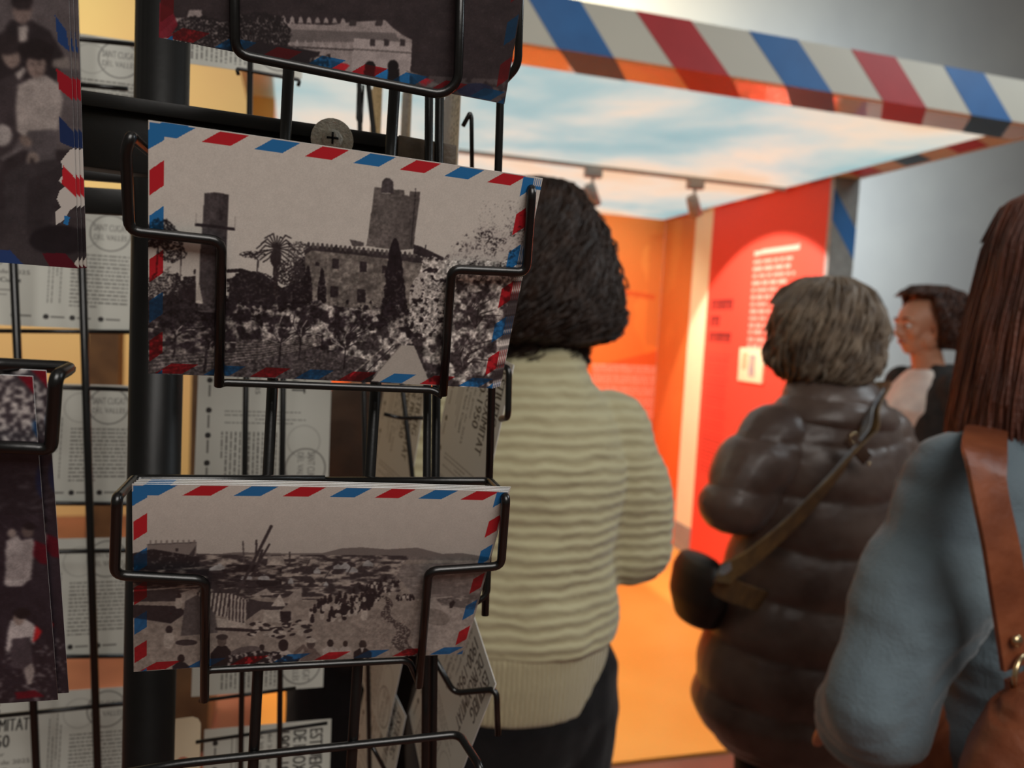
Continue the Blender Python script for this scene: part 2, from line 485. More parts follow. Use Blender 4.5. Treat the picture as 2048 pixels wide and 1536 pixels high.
    p.line([(312, 480), (309, 545)], 3, (48, 42, 45)); p.line([(358, 500), (357, 560)], 2, (56, 50, 52))
    p.paint((p.X < 388) & (p.Y > 548 + (n2 - .5) * 60) & (p.Y < 640) & (n1 > .28), (44, 39, 42))
    p.paint((p.ellm((305, 560), (42, 34)) < 1.2 - .4 * n2) & (n1 > .55), (170, 162, 156))
    p.poly([(362, 566), (388, 568), (388, 600), (362, 598)], (44, 38, 41))
    # cypresses
    for cx, t, b, wd in ((785, 475, 650, 27), (640, 535, 605, 10), (612, 530, 606, 11)):
        yy = np.clip((p.Y - t) / (b - t), 0, 1)
        hw = wd * np.sqrt(yy) * (.75 + .5 * n2)
        p.paint((np.abs(p.X - cx) < hw) & (p.Y > t) & (p.Y < b), (34, 29, 33))
    # blossom shrubs in front
    band = (p.Y > 612 + (n2 - .5) * 50) & (p.X > 440) & (p.X < 860)
    p.speckle(band & (p.Y < 700), (36, 31, 35), (156, 148, 143), 12, .5, .22, 31, 5)
    p.paint(band & (p.Y < 640) & (n3 < .5) & (n1 < .55), (34, 29, 33))
    p.speckle((p.ellm((640, 650), (120, 42)) < 1.2 - n2 * .5), (44, 38, 42), (186, 178, 172), 11, .47, .2, 33, 5)
    p.speckle((p.ellm((745, 700), (75, 40), -25) < 1.2 - n2 * .5), (60, 54, 56), (190, 182, 176), 11, .44, .2, 35, 5)
    # field, furrows
    fld = [(292, 690), (420, 672), (600, 690), (740, 720), (700, 770), (297, 748)]
    p.speckle(p.inpoly(fld), (66, 60, 62), (112, 104, 102), 4, .5, .3, 37, sy=2)
    for k in range(7): p.line([(300, 742 - k * 8), (520, 716 - k * 5), (640, 690 - k * 3)], 1.6, (124, 116, 112))
    p.speckle((p.Y > 640 + n2 * 30) & (p.Y < 705) & (p.X < 470), (44, 38, 42), (132, 124, 120), 12, .45, .25, 39, 5, 7)
    for k in range(46):                                   # bare trees
        bx, by = [(412, 730), (560, 716), (600, 705), (350, 700), (690, 725)][k % 5]
        a = R(-90 + (rnd.random() - .5) * 150); L = 22 + rnd.random() * 38
        p.line([(bx, by - 28), (bx + math.cos(a) * L * .6, by - 30 + math.sin(a) * L * .5), (bx + math.cos(a + .3) * L, by - 30 + math.sin(a + .3) * L)], 2, (46, 40, 44) if k % 3 else (150, 142, 138))
        p.line([(bx, by - 28), (bx - 3, by + 12)], 5 if k % 5 == 0 else 3, (42, 36, 40))
    # path
    p.poly([(798, 690), (826, 690), (866, 772), (742, 762)], (176, 168, 160))
    p.line([(800, 690), (744, 756)], 2, (120, 112, 108)); p.line([(770, 690), (700, 752)], 3, (150, 142, 136)); p.line([(786, 690), (726, 750)], 2, (54, 48, 50))
    # blossoming tree right
    path_ = p.inpoly([(798, 690), (826, 690), (862, 772), (748, 762)]); keep = p.c.copy()
    top = 455 + (1 - np.clip((p.X - 870) / 80, 0, 1)) * 60 + (n2 - .5) * 60
    tr_ = ((p.X > 845 + (n2 - .5) * 60 - np.clip((p.Y - 560) * .12, 0, 30)) & (p.Y > top + np.clip(1000 - p.X, -60, 60) * .1))
    p.speckle(tr_, (62, 55, 57), (194, 186, 180), 12, .40, .2, 41, 5)
    p.paint(tr_ & (p.Y < 560) & (n1 < .52), (200, 193, 186))
    p.paint((p.ellm((860, 600), (48, 78), 15) < 1.15 - .3 * n2) & (n1 > .38) & (p.X > 815), (196, 188, 182))
    p.paint((p.ellm((852, 610), (46, 80), 15) < 1) & (p.n(10, seed=44) > .6), (46, 40, 43))
    p.paint((p.X > 950) & (p.Y > 400) & (p.Y < 500) & (n1 > .72), (70, 64, 66))
    p.c = np.where(path_[..., None], keep, p.c)
    for k in range(26):
        a = R(-150 + rnd.random() * 120); L = 30 + rnd.random() * 60; bx, by = (948, 655) if k % 2 else (925, 740)
        p.line([(bx, by), (bx + math.cos(a) * L * .5, by + math.sin(a) * L * .6), (bx + math.cos(a + .4) * L, by + math.sin(a + .4) * L)], 1.8, (58, 50, 52))
    lum = p.c.mean(axis=2); fine = p.n(4.2, seed=301, o=3) - .5; mid = p.n(16, seed=303, o=4) - .5
    veg = ((p.Y > 600 + (n2 - .5) * 30) | (tr_ & (p.Y > 520))) & ~p.inpoly([(798, 690), (826, 690), (866, 772), (742, 762)])
    p.c = p.c * (1 + (veg * (1.3 * fine + .5 * mid))[..., None])
    p.c = p.c * (1 + ((lum < 150) & ~veg)[..., None] * (.55 * fine + .5 * mid)[..., None])
    p.paint((lum < 60) & ~veg & (p.Y > 540) & (fine > .16), (96, 88, 86), .5)
    p.soften(1, .07, 14, 201, .05)
    return stripes(p, .15, .102)

def pic_beach(w=620, h=420):
    p = px_pic(w, h, CC)
    rnd = random.Random(5)
    n1 = p.n(2.0, seed=53); n2 = p.n(9, seed=55); n3 = p.n(26, 10, seed=59)
    sky = np.clip((p.Y - 980) / 120, 0, 1)
    p.c = p.c * (1 - .10 * sky[..., None])
    hz = 1108 + (p.X - 257) * .004
    # hills
    hill = [(400, 1110), (470, 1103), (560, 1106), (640, 1106), (680, 1096), (720, 1094), (770, 1098), (830, 1094), (880, 1106), (920, 1104), (975, 1112), (975, 1130), (400, 1130)]
    p.poly(hill, (118, 111, 108)); p.poly([(257, 1105), (350, 1104), (470, 1108), (640, 1110), (640, 1130), (257, 1130)], (84, 78, 78))
    # sand
    p.paint(p.Y > hz + 8, (158, 149, 141)); p.paint((p.Y > hz + 8).astype(float) * n3 * .4, (116, 107, 101)); p.paint((p.Y > hz + 8).astype(float) * n1 * .25, (120, 111, 105))
    # far beach clutter: boats, sheds
    far = (p.Y > hz) & (p.Y < 1196) & (p.X < 800 + (n2 - .5) * 60) & (p.Y < 1215 - (p.X - 257) * .06)
    p.speckle(far, (62, 56, 58), (168, 159, 151), 16, .44, .22, 61, 5, 5)
    p.speckle((p.Y > 1128) & (p.Y < 1175) & (p.X < 560), (44, 39, 42), (140, 131, 125), 20, .48, .25, 63, 5, 6)
    for k in range(26):
        x = 400 + rnd.random() * 330; y = 1126 + rnd.random() * 46; a = 9 + rnd.random() * 16
        p.poly([(x, y), (x + a * .5, y - 5 - rnd.random() * 4), (x + a, y), (x + a, y + 5), (x, y + 5)], (150 + rnd.random() * 20,) * 3 if k % 2 else (60, 54, 56))
    for k in range(16):
        x = 300 + rnd.random() * 300; y = 1150 + rnd.random() * 50
        p.line([(x, y), (x + 60, y - 5 + rnd.random() * 8)], 2, (58, 52, 54))
    # warehouse left
    p.poly([(290, 1086), (388, 1084), (388, 1112), (290, 1114)], (128, 120, 116)); p.line([(290, 1086), (388, 1083)], 2, (84, 78, 78))
    p.speckle(p.inpoly([(258, 1104), (300, 1095), (395, 1112), (395, 1132), (258, 1140)]), (42, 37, 40), (90, 84, 84), 6, .6, .1, 65)
    p.poly([(346, 1094), (352, 1094), (352, 1101), (346, 1101)], (54, 48, 50))
    for k in range(9): p.line([(296 + k * 11, 1085), (296 + k * 11, 1079)], 3, (120, 112, 108))
    p.poly([(372, 1110), (388, 1088), (384, 1112)], (66, 60, 62))
    p.poly([(532, 1112), (562, 1110), (566, 1128), (530, 1130)], (146, 138, 132)); p.poly([(528, 1130), (545, 1116), (568, 1130)], (168, 160, 152))
    # masts
    p.line([(472, 1186), (537, 1052)], 6, (62, 56, 58)); p.line([(500, 1150), (534, 1088)], 4, (60, 54, 56))
    p.line([(508, 1108), (508, 1080)], 4, (60, 54, 56)); p.line([(484, 1125), (481, 1082)], 3, (84, 78, 78)); p.line([(576, 1124), (575, 1104)], 3, (64, 58, 60))
    p.line([(520, 1100), (506, 1146)], 5, (60, 54, 56)); p.line([(606, 1140), (616, 1118)], 2, (70, 64, 66)); p.line([(640, 1165), (662, 1132)], 2, (70, 64, 66)); p.line([(690, 1150), (702, 1128)], 2, (70, 64, 66))
    # boats left
    p.poly([(262, 1180), (330, 1176), (400, 1186), (380, 1200), (262, 1200)], (64, 58, 60))
    p.line([(262, 1178), (400, 1170)], 3, (150, 142, 136)); p.poly([(350, 1186), (400, 1172), (385, 1200), (355, 1206)], (160, 152, 146))
    p.poly([(262, 1206), (352, 1210), (372, 1222), (340, 1245), (262, 1232)], (50, 44, 47)); p.line([(262, 1233), (340, 1246)], 3, (140, 132, 126))
    # tents
    p.poly([(360, 1270), (368, 1200), (400, 1184), (425, 1206), (434, 1264)], (92, 86, 86))
    tm = [(388, 1182), (462, 1186), (494, 1200), (488, 1246), (430, 1228)]
    p.poly(tm, (176, 168, 160)); mm = p.inpoly(tm)
    p.paint(mm & (((p.X + (p.Y - 1180) * .12) % 8) < 3.6), (60, 52, 54))
    tm = [(456, 1196), (494, 1198), (488, 1246), (450, 1244)]
    p.poly(tm, (172, 164, 156)); p.paint(p.inpoly(tm) & (((p.X) % 7) < 3.2), (66, 58, 60))
    p.poly([(494, 1196), (520, 1202), (575, 1206), (560, 1220), (520, 1218), (490, 1240)], (66, 60, 62))
    p.poly([(540, 1212), (557, 1187), (570, 1212)], (186, 178, 170)); p.poly([(500, 1190), (530, 1176), (545, 1190)], (150, 142, 136))
    p.poly([(575, 1192), (590, 1178), (600, 1180), (602, 1200), (578, 1200)], (150, 142, 136))
    p.poly([(525, 1220), (560, 1218), (562, 1244), (525, 1244)], (170, 162, 154)); p.poly([(558, 1222), (580, 1222), (580, 1244), (560, 1244)], (46, 40, 43))
    p.line([(432, 1256), (500, 1260), (560, 1256)], 6, (52, 46, 48)); p.poly([(432, 1234), (490, 1246), (490, 1254), (434, 1254)], (176, 168, 160))
    # crowd
    def person(x, y, s, d):
        c = (44, 38, 41) if d else (176, 168, 160)
        p.ell((x, y - s * .85), (s * .16, s * .18), (54, 46, 48)); p.poly([(x - s * .2, y - s * .7), (x + s * .2, y - s * .7), (x + s * .26, y - s * .25), (x + s * .12, y), (x - s * .14, y), (x - s * .26, y - s * .25)], c)
    for k in range(150):
        t = rnd.random(); x = 655 + t * 145 + (rnd.random() - .5) * 90 * (1 - t); y = 1216 - t * 72 + rnd.random() * 34
        person(x, y, 18 - t * 11, rnd.random() < .6)
    for k in range(60):
        x = 500 + rnd.random() * 120; y = 1240 + rnd.random() * 34; a = 7 + rnd.random() * 10
        p.ell((x, y), (a * .55, a * .22), (52, 46, 48) if k % 2 else (172, 164, 156), rnd.random() * 40 - 20)
    for k in range(22):
        x = 640 + rnd.random() * 60; y = 1206 + rnd.random() * 36; a = 7 + rnd.random() * 8
        p.ell((x, y), (a * .5, a * .4), (48, 42, 44) if k % 2 else (172, 164, 156))
    for k in range(20): person(790 + rnd.random() * 55, 1195 + rnd.random() * 6, 9, k % 2)
    person(738, 1210, 34, True); person(727, 1240, 28, False); person(686, 1228, 30, True); person(337, 1294, 44, False); person(355, 1215, 30, False)
    # sea and wet sand
    sea = [(800, 1128), (975, 1120), (968, 1200), (830, 1196), (790, 1150)]
    p.speckle(p.inpoly(sea), (122, 115, 112), (156, 148, 142), 14, .5, .4, 71, sy=3)
    p.poly([(838, 1196), (900, 1190), (966, 1212), (950, 1250), (900, 1300), (820, 1300), (828, 1240)], (164, 156, 150))
    p.speckle(p.inpoly([(870, 1196), (970, 1184), (962, 1218), (880, 1208)]), (104, 98, 96), (160, 152, 146), 8, .55, .2, 73, sy=3)
    p.paint((p.ellm((868, 1232), (30, 16), 12) < 1), (138, 130, 124)); p.paint((p.ellm((800, 1225), (44, 60), 0) < 1).astype(float) * .0 + 0, (0, 0, 0))
    dk = np.abs(p.X - (762 + (p.Y - 1195) * .52 + 10 * np.sin(p.Y / 9))) < 5 + (p.Y - 1190) * .12
    p.paint(dk & (p.Y > 1190) & (n1 > .45), (66, 58, 58))
    p.paint(((p.ellm((770, 1262), (60, 40)) < 1) & (n1 > .6)), (110, 100, 96), .5)
    p.poly([(896, 1204), (905, 1198), (908, 1202), (902, 1214), (897, 1214)], (48, 42, 44))
    # foreground people at the bottom edge
    def big(x, y, w, hh, body, head=(64, 54, 52), cap=None):
        p.poly([(x - w, y + hh), (x - w * 1.0, y + hh * .35), (x - w * .4, y), (x + w * .4, y), (x + w, y + hh * .35), (x + w * 1.02, y + hh)], body)
        p.ell((x, y - w * .42), (w * .42, w * .5), head)
        if cap: p.ell((x, y - w * .78), (w * .55, w * .26), cap)
    big(443, 1290, 22, 45, (40, 34, 36), (92, 82, 78), (60, 54, 54)); big(362, 1322, 17, 24, (44, 40, 44), (48, 40, 40))
    big(523, 1300, 13, 22, (150, 142, 138), (50, 42, 42)); big(566, 1300, 24, 40, (176, 168, 162), (48, 40, 42)); p.poly([(505, 1326), (545, 1302), (560, 1304), (540, 1332)], (40, 36, 44))
    big(621, 1296, 20, 40, (110, 98, 94), (82, 72, 70), (176, 168, 160)); p.line([(590, 1306), (606, 1292), (612, 1300)], 7, (104, 92, 88))
    big(660, 1292, 15, 18, (172, 164, 158), (50, 42, 42)); big(690, 1292, 12, 16, (168, 160, 154), (60, 50, 48)); big(725, 1296, 18, 22, (44, 38, 40), (60, 52, 50)); p.poly([(720, 1294), (728, 1294), (724, 1306)], (186, 178, 172))
    p.ell((490, 1302), (30, 10), (96, 88, 88), -10); p.ell((372, 1283), (22, 6), (60, 54, 56))
    p.speckle(p.inpoly([(455, 1310), (520, 1300), (600, 1316), (590, 1335), (455, 1335)]), (40, 34, 38), (160, 152, 148), 6, .55, .1, 75)
    fine = p.n(4.2, seed=305, o=3) - .5; mid = p.n(18, 9, seed=307, o=4) - .5
    p.c = p.c * (1 + ((p.Y > hz + 2) * (.32 * fine + .22 * mid))[..., None])
    p.soften(1, .07, 14, 205, .05)
    return stripes(p, .15, .1035)

def pic_fort(corners, w=560, h=390):
    """castle wall with pointed merlons, seen by night-dark hillside; plane coords = photo pixels of the lower part"""
    p = px_pic(w, h, corners)
    n1 = p.n(2.2, seed=83); n2 = p.n(9, seed=85); n3 = p.n(40, 14, seed=89)
    p.c[:] = (58, 48, 50); p.paint(n3 * .7, (34, 28, 31)); p.paint((n1 > .66).astype(float) * .3, (80, 70, 72))
    p.paint((p.Y < -180 + n2 * 50), (170, 162, 156))
    p.speckle((p.Y > -185) & (p.Y < -100 + n2 * 60), (40, 34, 37), (98, 90, 90), 9, .5, .2, 91)
    L = (150, 138, 136)
    w1 = [(320, 66), (352, 36), (374, 36), (378, 20), (404, 20), (404, 36), (440, 45), (470, 42), (660, 50), (700, 44), (770, 40), (786, 56), (805, 70), (824, 80), (822, 130), (805, 200), (620, 140), (440, 95), (320, 82)]
    p.poly(w1, L); m = p.inpoly(w1); p.paint(m & (n1 > .6), (118, 108, 106), .5)
    p.poly([(480, 55), (680, 62), (790, 66), (800, 84), (690, 84), (540, 84)], (106, 97, 96))
    for k in range(13):
        x = 482 + k * 17
        p.poly([(x - 6, 46), (x, 27 + k * .7), (x + 6, 46)], L); p.ell((x, 34 + k * .7), (4, 5), L)
        p.poly([(x + 38, 92 + k * .5), (x + 44, 74 + k * .9), (x + 50, 94 + k * .5)], (164, 152, 150))
    for x in (700, 752): p.poly([(x, 40), (x + 14, 40), (x + 12, 52), (x - 2, 52)], (62, 54, 55))
    p.poly([(708, 76), (824, 86), (816, 208), (700, 160)], (164, 152, 150)); p.line([(560, 92), (706, 100)], 3, (70, 62, 62)); p.line([(706, 98), (822, 106)], 3, (96, 88, 86))
    for x in (740, 768, 800): p.poly([(x, 78), (x + 10, 79), (x + 10, 92), (x, 92)], (58, 50, 52))
    for x, y in ((740, 134), (786, 132), (646, 124)):
        p.ell((x, y), (11, 12), (26, 21, 23)); p.poly([(x - 12, y + 6), (x + 12, y + 6), (x + 14, y + 60), (x - 16, y + 60)], (28, 23, 25))
    p.poly([(660, 120), (700, 130), (688, 143), (660, 138)], (176, 34, 42)); p.poly([(750, 136), (776, 138), (774, 170), (748, 166)], BLU)
    p.poly([(810, 140), (840, 150), (880, 170), (850, 178)], (110, 100, 98)); p.poly([(828, 150), (868, 160), (846, 176)], (150, 34, 44))
    bush = (p.ellm((510, 70), (74, 44)) < 1.35 - .6 * n2) | (p.ellm((400, 66), (60, 34)) < 1.3 - .6 * n2)
    p.paint(bush & (n1 > .36), (36, 30, 32)); p.poly([(440, 96), (520, 84), (640, 104), (620, 160), (440, 110)], (40, 33, 36)); p.speckle(p.inpoly([(620, 115), (660, 108), (665, 150), (620, 140)]), (44, 36, 38), (140, 130, 126), 5, .5, .1, 93)
    p.poly([(310, 0), (345, 20), (356, 50), (340, 74), (310, 80)], (120, 24, 38), .9)
    p.paint((p.Y > 150 + (p.X - 820) * .05) & (p.X > 825) & (n2 > .42), (92, 82, 82), .6)
    p.paint((p.ellm((950, 180), (36, 14)) < 1), (28, 34, 60), .8)
    p.soften(1, .12, 16, 203, .25)
    return stripes(p, .15, .1035)

def pic_family(corners, w=300, h=430):
    """seated group in old-fashioned clothes; photo pixels of the visible part"""
    p = px_pic(w, h, corners)
    n1 = p.n(3, seed=101); n2 = p.n(14, seed=103); n3 = p.n(50, seed=105)
    p.c[:] = (84, 76, 78); p.paint(n3 * .5, (108, 100, 102)); 
    D = (44, 37, 40)
    p.poly([(-300, 300), (165, 300), (165, 540), (-300, 540)], (50, 43, 46)); p.paint((p.Y > 420).astype(float) * n3 * .6, (86, 78, 80))
    # standing man
    p.poly([(-30, 90), (10, 60), (20, 40), (62, 40), (100, 62), (128, 110), (110, 170), (-30, 170)], D)
    p.poly([(36, 54), (56, 50), (54, 84), (38, 84)], (168, 158, 154)); p.ell((45, 22), (19, 26), (116, 100, 96)); p.ell((44, 2), (22, 18), (38, 31, 33)); p.poly([(24, 4), (64, 0), (62, 20), (26, 16)], (44, 36, 38))
    for x in (37, 52): p.ell((x, 20), (3, 2), (52, 43, 44))
    # seated man left
    p.poly([(-60, 300), (-50, 190), (20, 150), (48, 150), (56, 250), (0, 340), (-60, 340)], (62, 54, 57))
    p.ell((22, 110), (18, 27), (128, 112, 106), -14); p.paint((p.ellm((16, 90), (24, 20)) < 1), (48, 40, 42)); p.poly([(30, 148), (48, 134), (52, 142), (38, 160)], (176, 166, 162)); p.ell((18, 108), (3, 2), (52, 43, 44)); p.ell((32, 106), (3, 2), (52, 43, 44)); p.line([(22, 124), (30, 124)], 2, (84, 68, 66))
    # young woman: dark hair, pale blouse
    p.poly([(36, 170), (60, 158), (92, 150), (118, 168), (126, 200), (116, 258), (100, 264), (56, 262), (50, 275), (34, 262), (32, 210)], (166, 156, 152))
    p.paint(p.inpoly([(36, 170), (60, 158), (92, 150), (118, 168), (126, 200), (116, 258), (56, 262), (34, 262)]).astype(float) * n2 * .25, (120, 110, 108))
    p.ell((72, 100), (36, 22), (36, 29, 31)); p.ell((76, 112), (28, 24), (36, 29, 31)); p.ell((73, 130), (19, 26), (136, 118, 112))
    p.paint((p.ellm((76, 104), (30, 16)) < 1), (36, 29, 31))
    for x in (65, 80): p.ell((x, 128), (3.6, 2), (48, 39, 40)); p.line([(x - 5, 122), (x + 4, 121)], 1.6, (60, 48, 48))
    p.line([(72, 130), (71, 139), (75, 140)], 1.4, (96, 80, 76)); p.line([(67, 146), (78, 146)], 2, (84, 62, 60))
    p.poly([(58, 262), (104, 258), (112, 262), (112, 330), (50, 330), (60, 290)], (86, 79, 82)); p.ell((52, 282), (14, 9), (124, 108, 102), 40); p.ell((66, 318), (12, 14), (132, 118, 112)); p.ell((64, 322), (4, 6), (50, 42, 44))
    p.poly([(40, 330), (112, 318), (126, 340), (100, 360), (80, 470), (10, 440), (8, 350)], (58, 52, 55)); p.poly([(56, 360), (118, 334), (112, 400), (98, 470), (52, 470)], (50, 44, 47))
    p.poly([(0, 316), (40, 292), (48, 298), (4, 322)], (104, 96, 98)); p.ell((4, 270), (20, 22), (156, 148, 146)); p.poly([(106, 120), (138, 112), (140, 138), (106, 134)], (130, 120, 116))
    p.paint((p.ellm((118, 480), (60, 30)) < 1), (34, 28, 32))
    p.soften(3, .12, 20, 207, .3)
    # torn pale patch and border marks
    p.poly([(140, 300), (158, 290), (160, 405), (140, 420), (128, 440), (112, 450), (110, 425), (122, 415), (114, 398), (120, 380), (132, 372), (118, 362), (128, 345), (122, 322)], (200, 192, 186))
    p.poly([(126, 330), (160, 366), (160, 402), (124, 368)], RED); p.poly([(128, 430), (140, 434), (136, 450), (128, 448)], BLU)
    p.poly([(110, 30), (132, 60), (140, 104), (116, 84)], (30, 60, 110)); p.poly([(112, 136), (146, 160), (150, 204), (118, 178)], (150, 22, 36)); p.poly([(118, 232), (152, 268), (156, 300), (120, 284)], (26, 44, 84))
    p.poly([(-20, 500), (20, 500), (50, 532), (-20, 528)], (40, 62, 112)); p.poly([(84, 506), (130, 506), (160, 538), (100, 534)], (84, 16, 30))
    p.poly([(148, 528), (160, 510), (166, 522), (162, 538)], (196, 188, 180))
    return p

def pic_women(corners, w=300, h=430):
    p = px_pic(w, h, corners)
    n1 = p.n(3.2, seed=121); n2 = p.n(11, seed=123); n3 = p.n(50, seed=125)
    p.c[:] = (40, 33, 40); p.paint(n3 * .6, (58, 50, 58)); p.paint((n1 > .68).astype(float) * .35, (80, 72, 78))
    p.speckle((p.Y < 888 + (n2 - .5) * 20), (66, 60, 66), (196, 190, 188), 8, .48, .09, 127)
    p.speckle((p.Y > 1290) & (n2 > .4), (44, 36, 42), (104, 96, 100), 7, .55, .15, 129)
    p.speckle((p.Y > 940) & (p.Y < 1030), (40, 34, 40), (70, 64, 70), 22, .5, .3, 131, sy=7)
    for k in range(40):
        rr_ = random.Random(k); x = rr_.random() * 300 - 240; y = 1020 + rr_.random() * 60
        p.line([(x, y), (x + 30, y + 22)], 2, (66, 58, 66))
    p.poly([(25, 740), (98, 742), (99, 822), (80, 800), (52, 768)], (120, 20, 36)); p.poly([(66, 838), (98, 856), (98, 890), (80, 880), (66, 860)], (36, 72, 112))
    W_ = (170, 162, 162)
    # woman holding a child
    p.poly([(10, 1100), (20, 1076), (40, 1080), (66, 1076), (72, 1098), (66, 1122), (62, 1158), (40, 1172), (8, 1170), (12, 1135)], (150, 142, 142)); p.poly([(12, 1082), (36, 1070), (50, 1092), (44, 1106), (14, 1110)], W_)
    p.ell((24, 1066), (9, 9), (136, 124, 120)); p.ell((56, 1062), (12, 13), (92, 80, 78)); p.ell((60, 1052), (13, 8), (34, 28, 32)); p.poly([(10, 1158), (60, 1158), (44, 1172), (14, 1172)], (176, 168, 168))
    # woman, hand on hip
    p.poly([(22, 1240), (44, 1234), (66, 1246), (76, 1262), (68, 1290), (62, 1282), (60, 1274), (30, 1276), (18, 1304), (12, 1300), (16, 1262)], (184, 176, 176))
    p.ell((38, 1236), (11, 14), (146, 130, 124)); p.ell((44, 1226), (16, 11), (38, 31, 34)); p.poly([(24, 1276), (62, 1274), (66, 1330), (56, 1340), (22, 1334)], (72, 64, 70))
    p.poly([(48, 1336), (64, 1324), (70, 1340), (64, 1368), (54, 1368)], (150, 140, 138)); p.poly([(72, 1250), (84, 1262), (76, 1278), (66, 1284)], (190, 38, 44))
    p.ell((-90, 1150), (20, 60), (130, 122, 124)); p.ell((-90, 1080), (11, 14), (110, 96, 92))
    p.poly([(70, 1080), (98, 1092), (104, 1130), (80, 1126), (66, 1110)], (84, 16, 30)); p.poly([(30, 1384), (70, 1380), (90, 1392), (34, 1398)], (100, 18, 32)); p.paint(p.ellm((92, 960), (20, 40)) < 1, (24, 36, 70), .7)
    return p.soften(2, .14, 14, 209, .3)

def pic_back(w=540, h=378, W=.15, H=.105):
    """writing side: heading left, paragraph right, round postmark top right, small emblems along the bottom"""
    p = Pic(w, h, 0, 150, 0, 105, bg=(204, 205, 196))
    K = (40, 38, 38); G = (104, 102, 98); bo = 2 if w > 300 else 0
    pic_text(p, 'ESTIUEIG', 7, 7, 44, 18, K, bo); pic_text(p, 'DE PROXIMITAT', 7, 21, 68, 32, K, bo); pic_text(p, '1900-1950', 7, 35, 53, 46, K, bo)
    pic_text(p, 'del 24 de gener', 7, 50, 50, 54.5, G, bo // 2); pic_text(p, 'al 30 de març de 2025', 7, 57, 70, 61.5, G, bo // 2); pic_text(p, 'Museu de Sant Cugat', 7, 64, 64, 69, K, bo // 2)
    for k in range(3):
        y = 74 + k * 4; p.poly([(7, y), (62 - 8 * k, y), (62 - 8 * k, y + 1.2), (7, y + 1.2)], G, .55)
    rnd = random.Random(4)
    for x, y0, y1 in ((84, 24, 84), (87, 40, 84), (90, 20, 60), (93, 30, 84)):
        y = y0
        while y < y1:
            L = 1.5 + rnd.random() * 4; p.poly([(x, y), (x + 1.1, y), (x + 1.1, min(y + L, y1)), (x, min(y + L, y1))], G, .6); y += L + .8
    for k in range(14):
        y = 39 + k * 3.5; x = 101; end = 146 if k != 13 else 122
        while x < end:
            L = 1.5 + rnd.random() * 5; p.poly([(x, y), (min(x + L, end), y), (min(x + L, end), y + 1.5), (x, y + 1.5)], (96, 94, 90), .7); x += L + .9
    for cx, cy, r, a in ((130, 19, 16, .7), (108, 21, 13, .22)):
        d = np.sqrt(p.ellm((cx, cy), (1, 1))); p.paint(np.abs(d - r) < .7, (110, 108, 104), a)
    pic_text(p, 'SANT CUGAT', 116.5, 11.5, 143.5, 17.5, (118, 116, 112), 1 if bo else 0, .8); pic_text(p, 'DEL VALLÈS', 117, 19.5, 143, 25.5, (118, 116, 112), 1 if bo else 0, .8)
    for x, wd in ((12, 12), (34, 15), (60, 13), (84, 14), (104, 14), (126, 15)):
        p.ell((x, 96), (2.3, 2.3), (52, 50, 50)); p.poly([(x + 3.6, 95), (x + wd, 95), (x + wd, 96.8), (x + 3.6, 96.8)], G, .8)
    return p
# ------------------------------------------------------------------ the postcard rack and its cards
def norm(v): return Vector(v).normalized()
def quad3(tl, tr, br, bl, w=.15):
    """rectangle in space whose corners are seen at the four measured points (w = its real width)"""
    r = [ray(*q) for q in (tl, tr, br, bl)]
    A = Matrix(((-r[1].x, r[2].x, -r[3].x), (-r[1].y, r[2].y, -r[3].y), (-r[1].z, r[2].z, -r[3].z)))
    z = A.inverted() @ (-r[0]); z = [1, *z]
    P = [r[i] * z[i] for i in range(4)]; s = w / (P[1] - P[0]).length
    return [CAMP + q * s for q in P]
QB = quad3(*CB); QC = quad3(*CC)
def frame(tl, tr, bl):
    u = (tr - tl).normalized(); up = (tl - bl); up = (up - u * up.dot(u)).normalized(); n = u.cross(up)
    return u, up, n
uB, vB, nB = frame(QB[0], QB[1], QB[3]); uC, vC, nC = frame(QC[0], QC[1], QC[3])
CARD_H = (QB[0] - QB[3]).length
def onB(px, py, off=.004): return at_plane(px, py, QB[0] + nB * off, nB)
def onC(px, py, off=.004): return at_plane(px, py, QC[0] + nC * off, nC)
def mat4(o, u, v, n): 
    m = Matrix((u, v, n)).transposed().to_4x4(); m.translation = o; return m

rack = empty('postcard_rack', (-.0765, .49, 0), 'black wire spinner rack full of postcards on a thick black central post', 'postcard rack')
RK = rack
def wire(name, pts, r, fil=.006, m=None, n=10, parent=None):
    b = MB().tube(fillet(pts, fil), r, n); return b.build(name, m or M['wire'], parent or RK)
YF = .378
# central post and foot
post = MB().loft([((-.0765, .49, z), (.0146, 0, 0), (0, .0146, 0)) for z in (.03, 2.05)], 28).build('centre_post', M['blackmetal'], RK)
MB().loft([((-.0765, .49, 0), (.24, 0, 0), (0, .24, 0)), ((-.0765, .49, .012), (.24, 0, 0), (0, .24, 0)), ((-.0765, .49, .035), (.05, 0, 0), (0, .05, 0))], 40).build('floor_base', M['blackmetal'], RK)
slim = at_y(348, 120, .50)
MB().loft([((slim.x, .50, z), (.0055, 0, 0), (0, .0055, 0)) for z in (1.555, 2.0)], 16).build('slim_upright', M['blackmetal'], RK)
# front grid uprights
zt, zb = 1.92, .62
for px, py, r in ((572, 200, .0026), (782, 200, .0027), (543, 860, .0026), (748, 860, .0027)):
    pass
def upright(p0, p1, y, r, z0=zb, z1=zt, nm='upright_wire'):
    a = at_y(*p0, y); b = at_y(*p1, y); d = (b - a) / (b.z - a.z)
    wire(nm, [a + d * (z1 - a.z), a + d * (z0 - a.z)], r)
upright((577, 150), (513, 1400), YF, .0026); upright((788, 200), (711, 1400), YF, .0028)
upright((858, 195), (851, 1400), YF + .012, .0022); upright((879, 195), (871, 950), YF + .02, .0024)
upright((1000, 215), (984, 760), YF, .0020, 1.35)
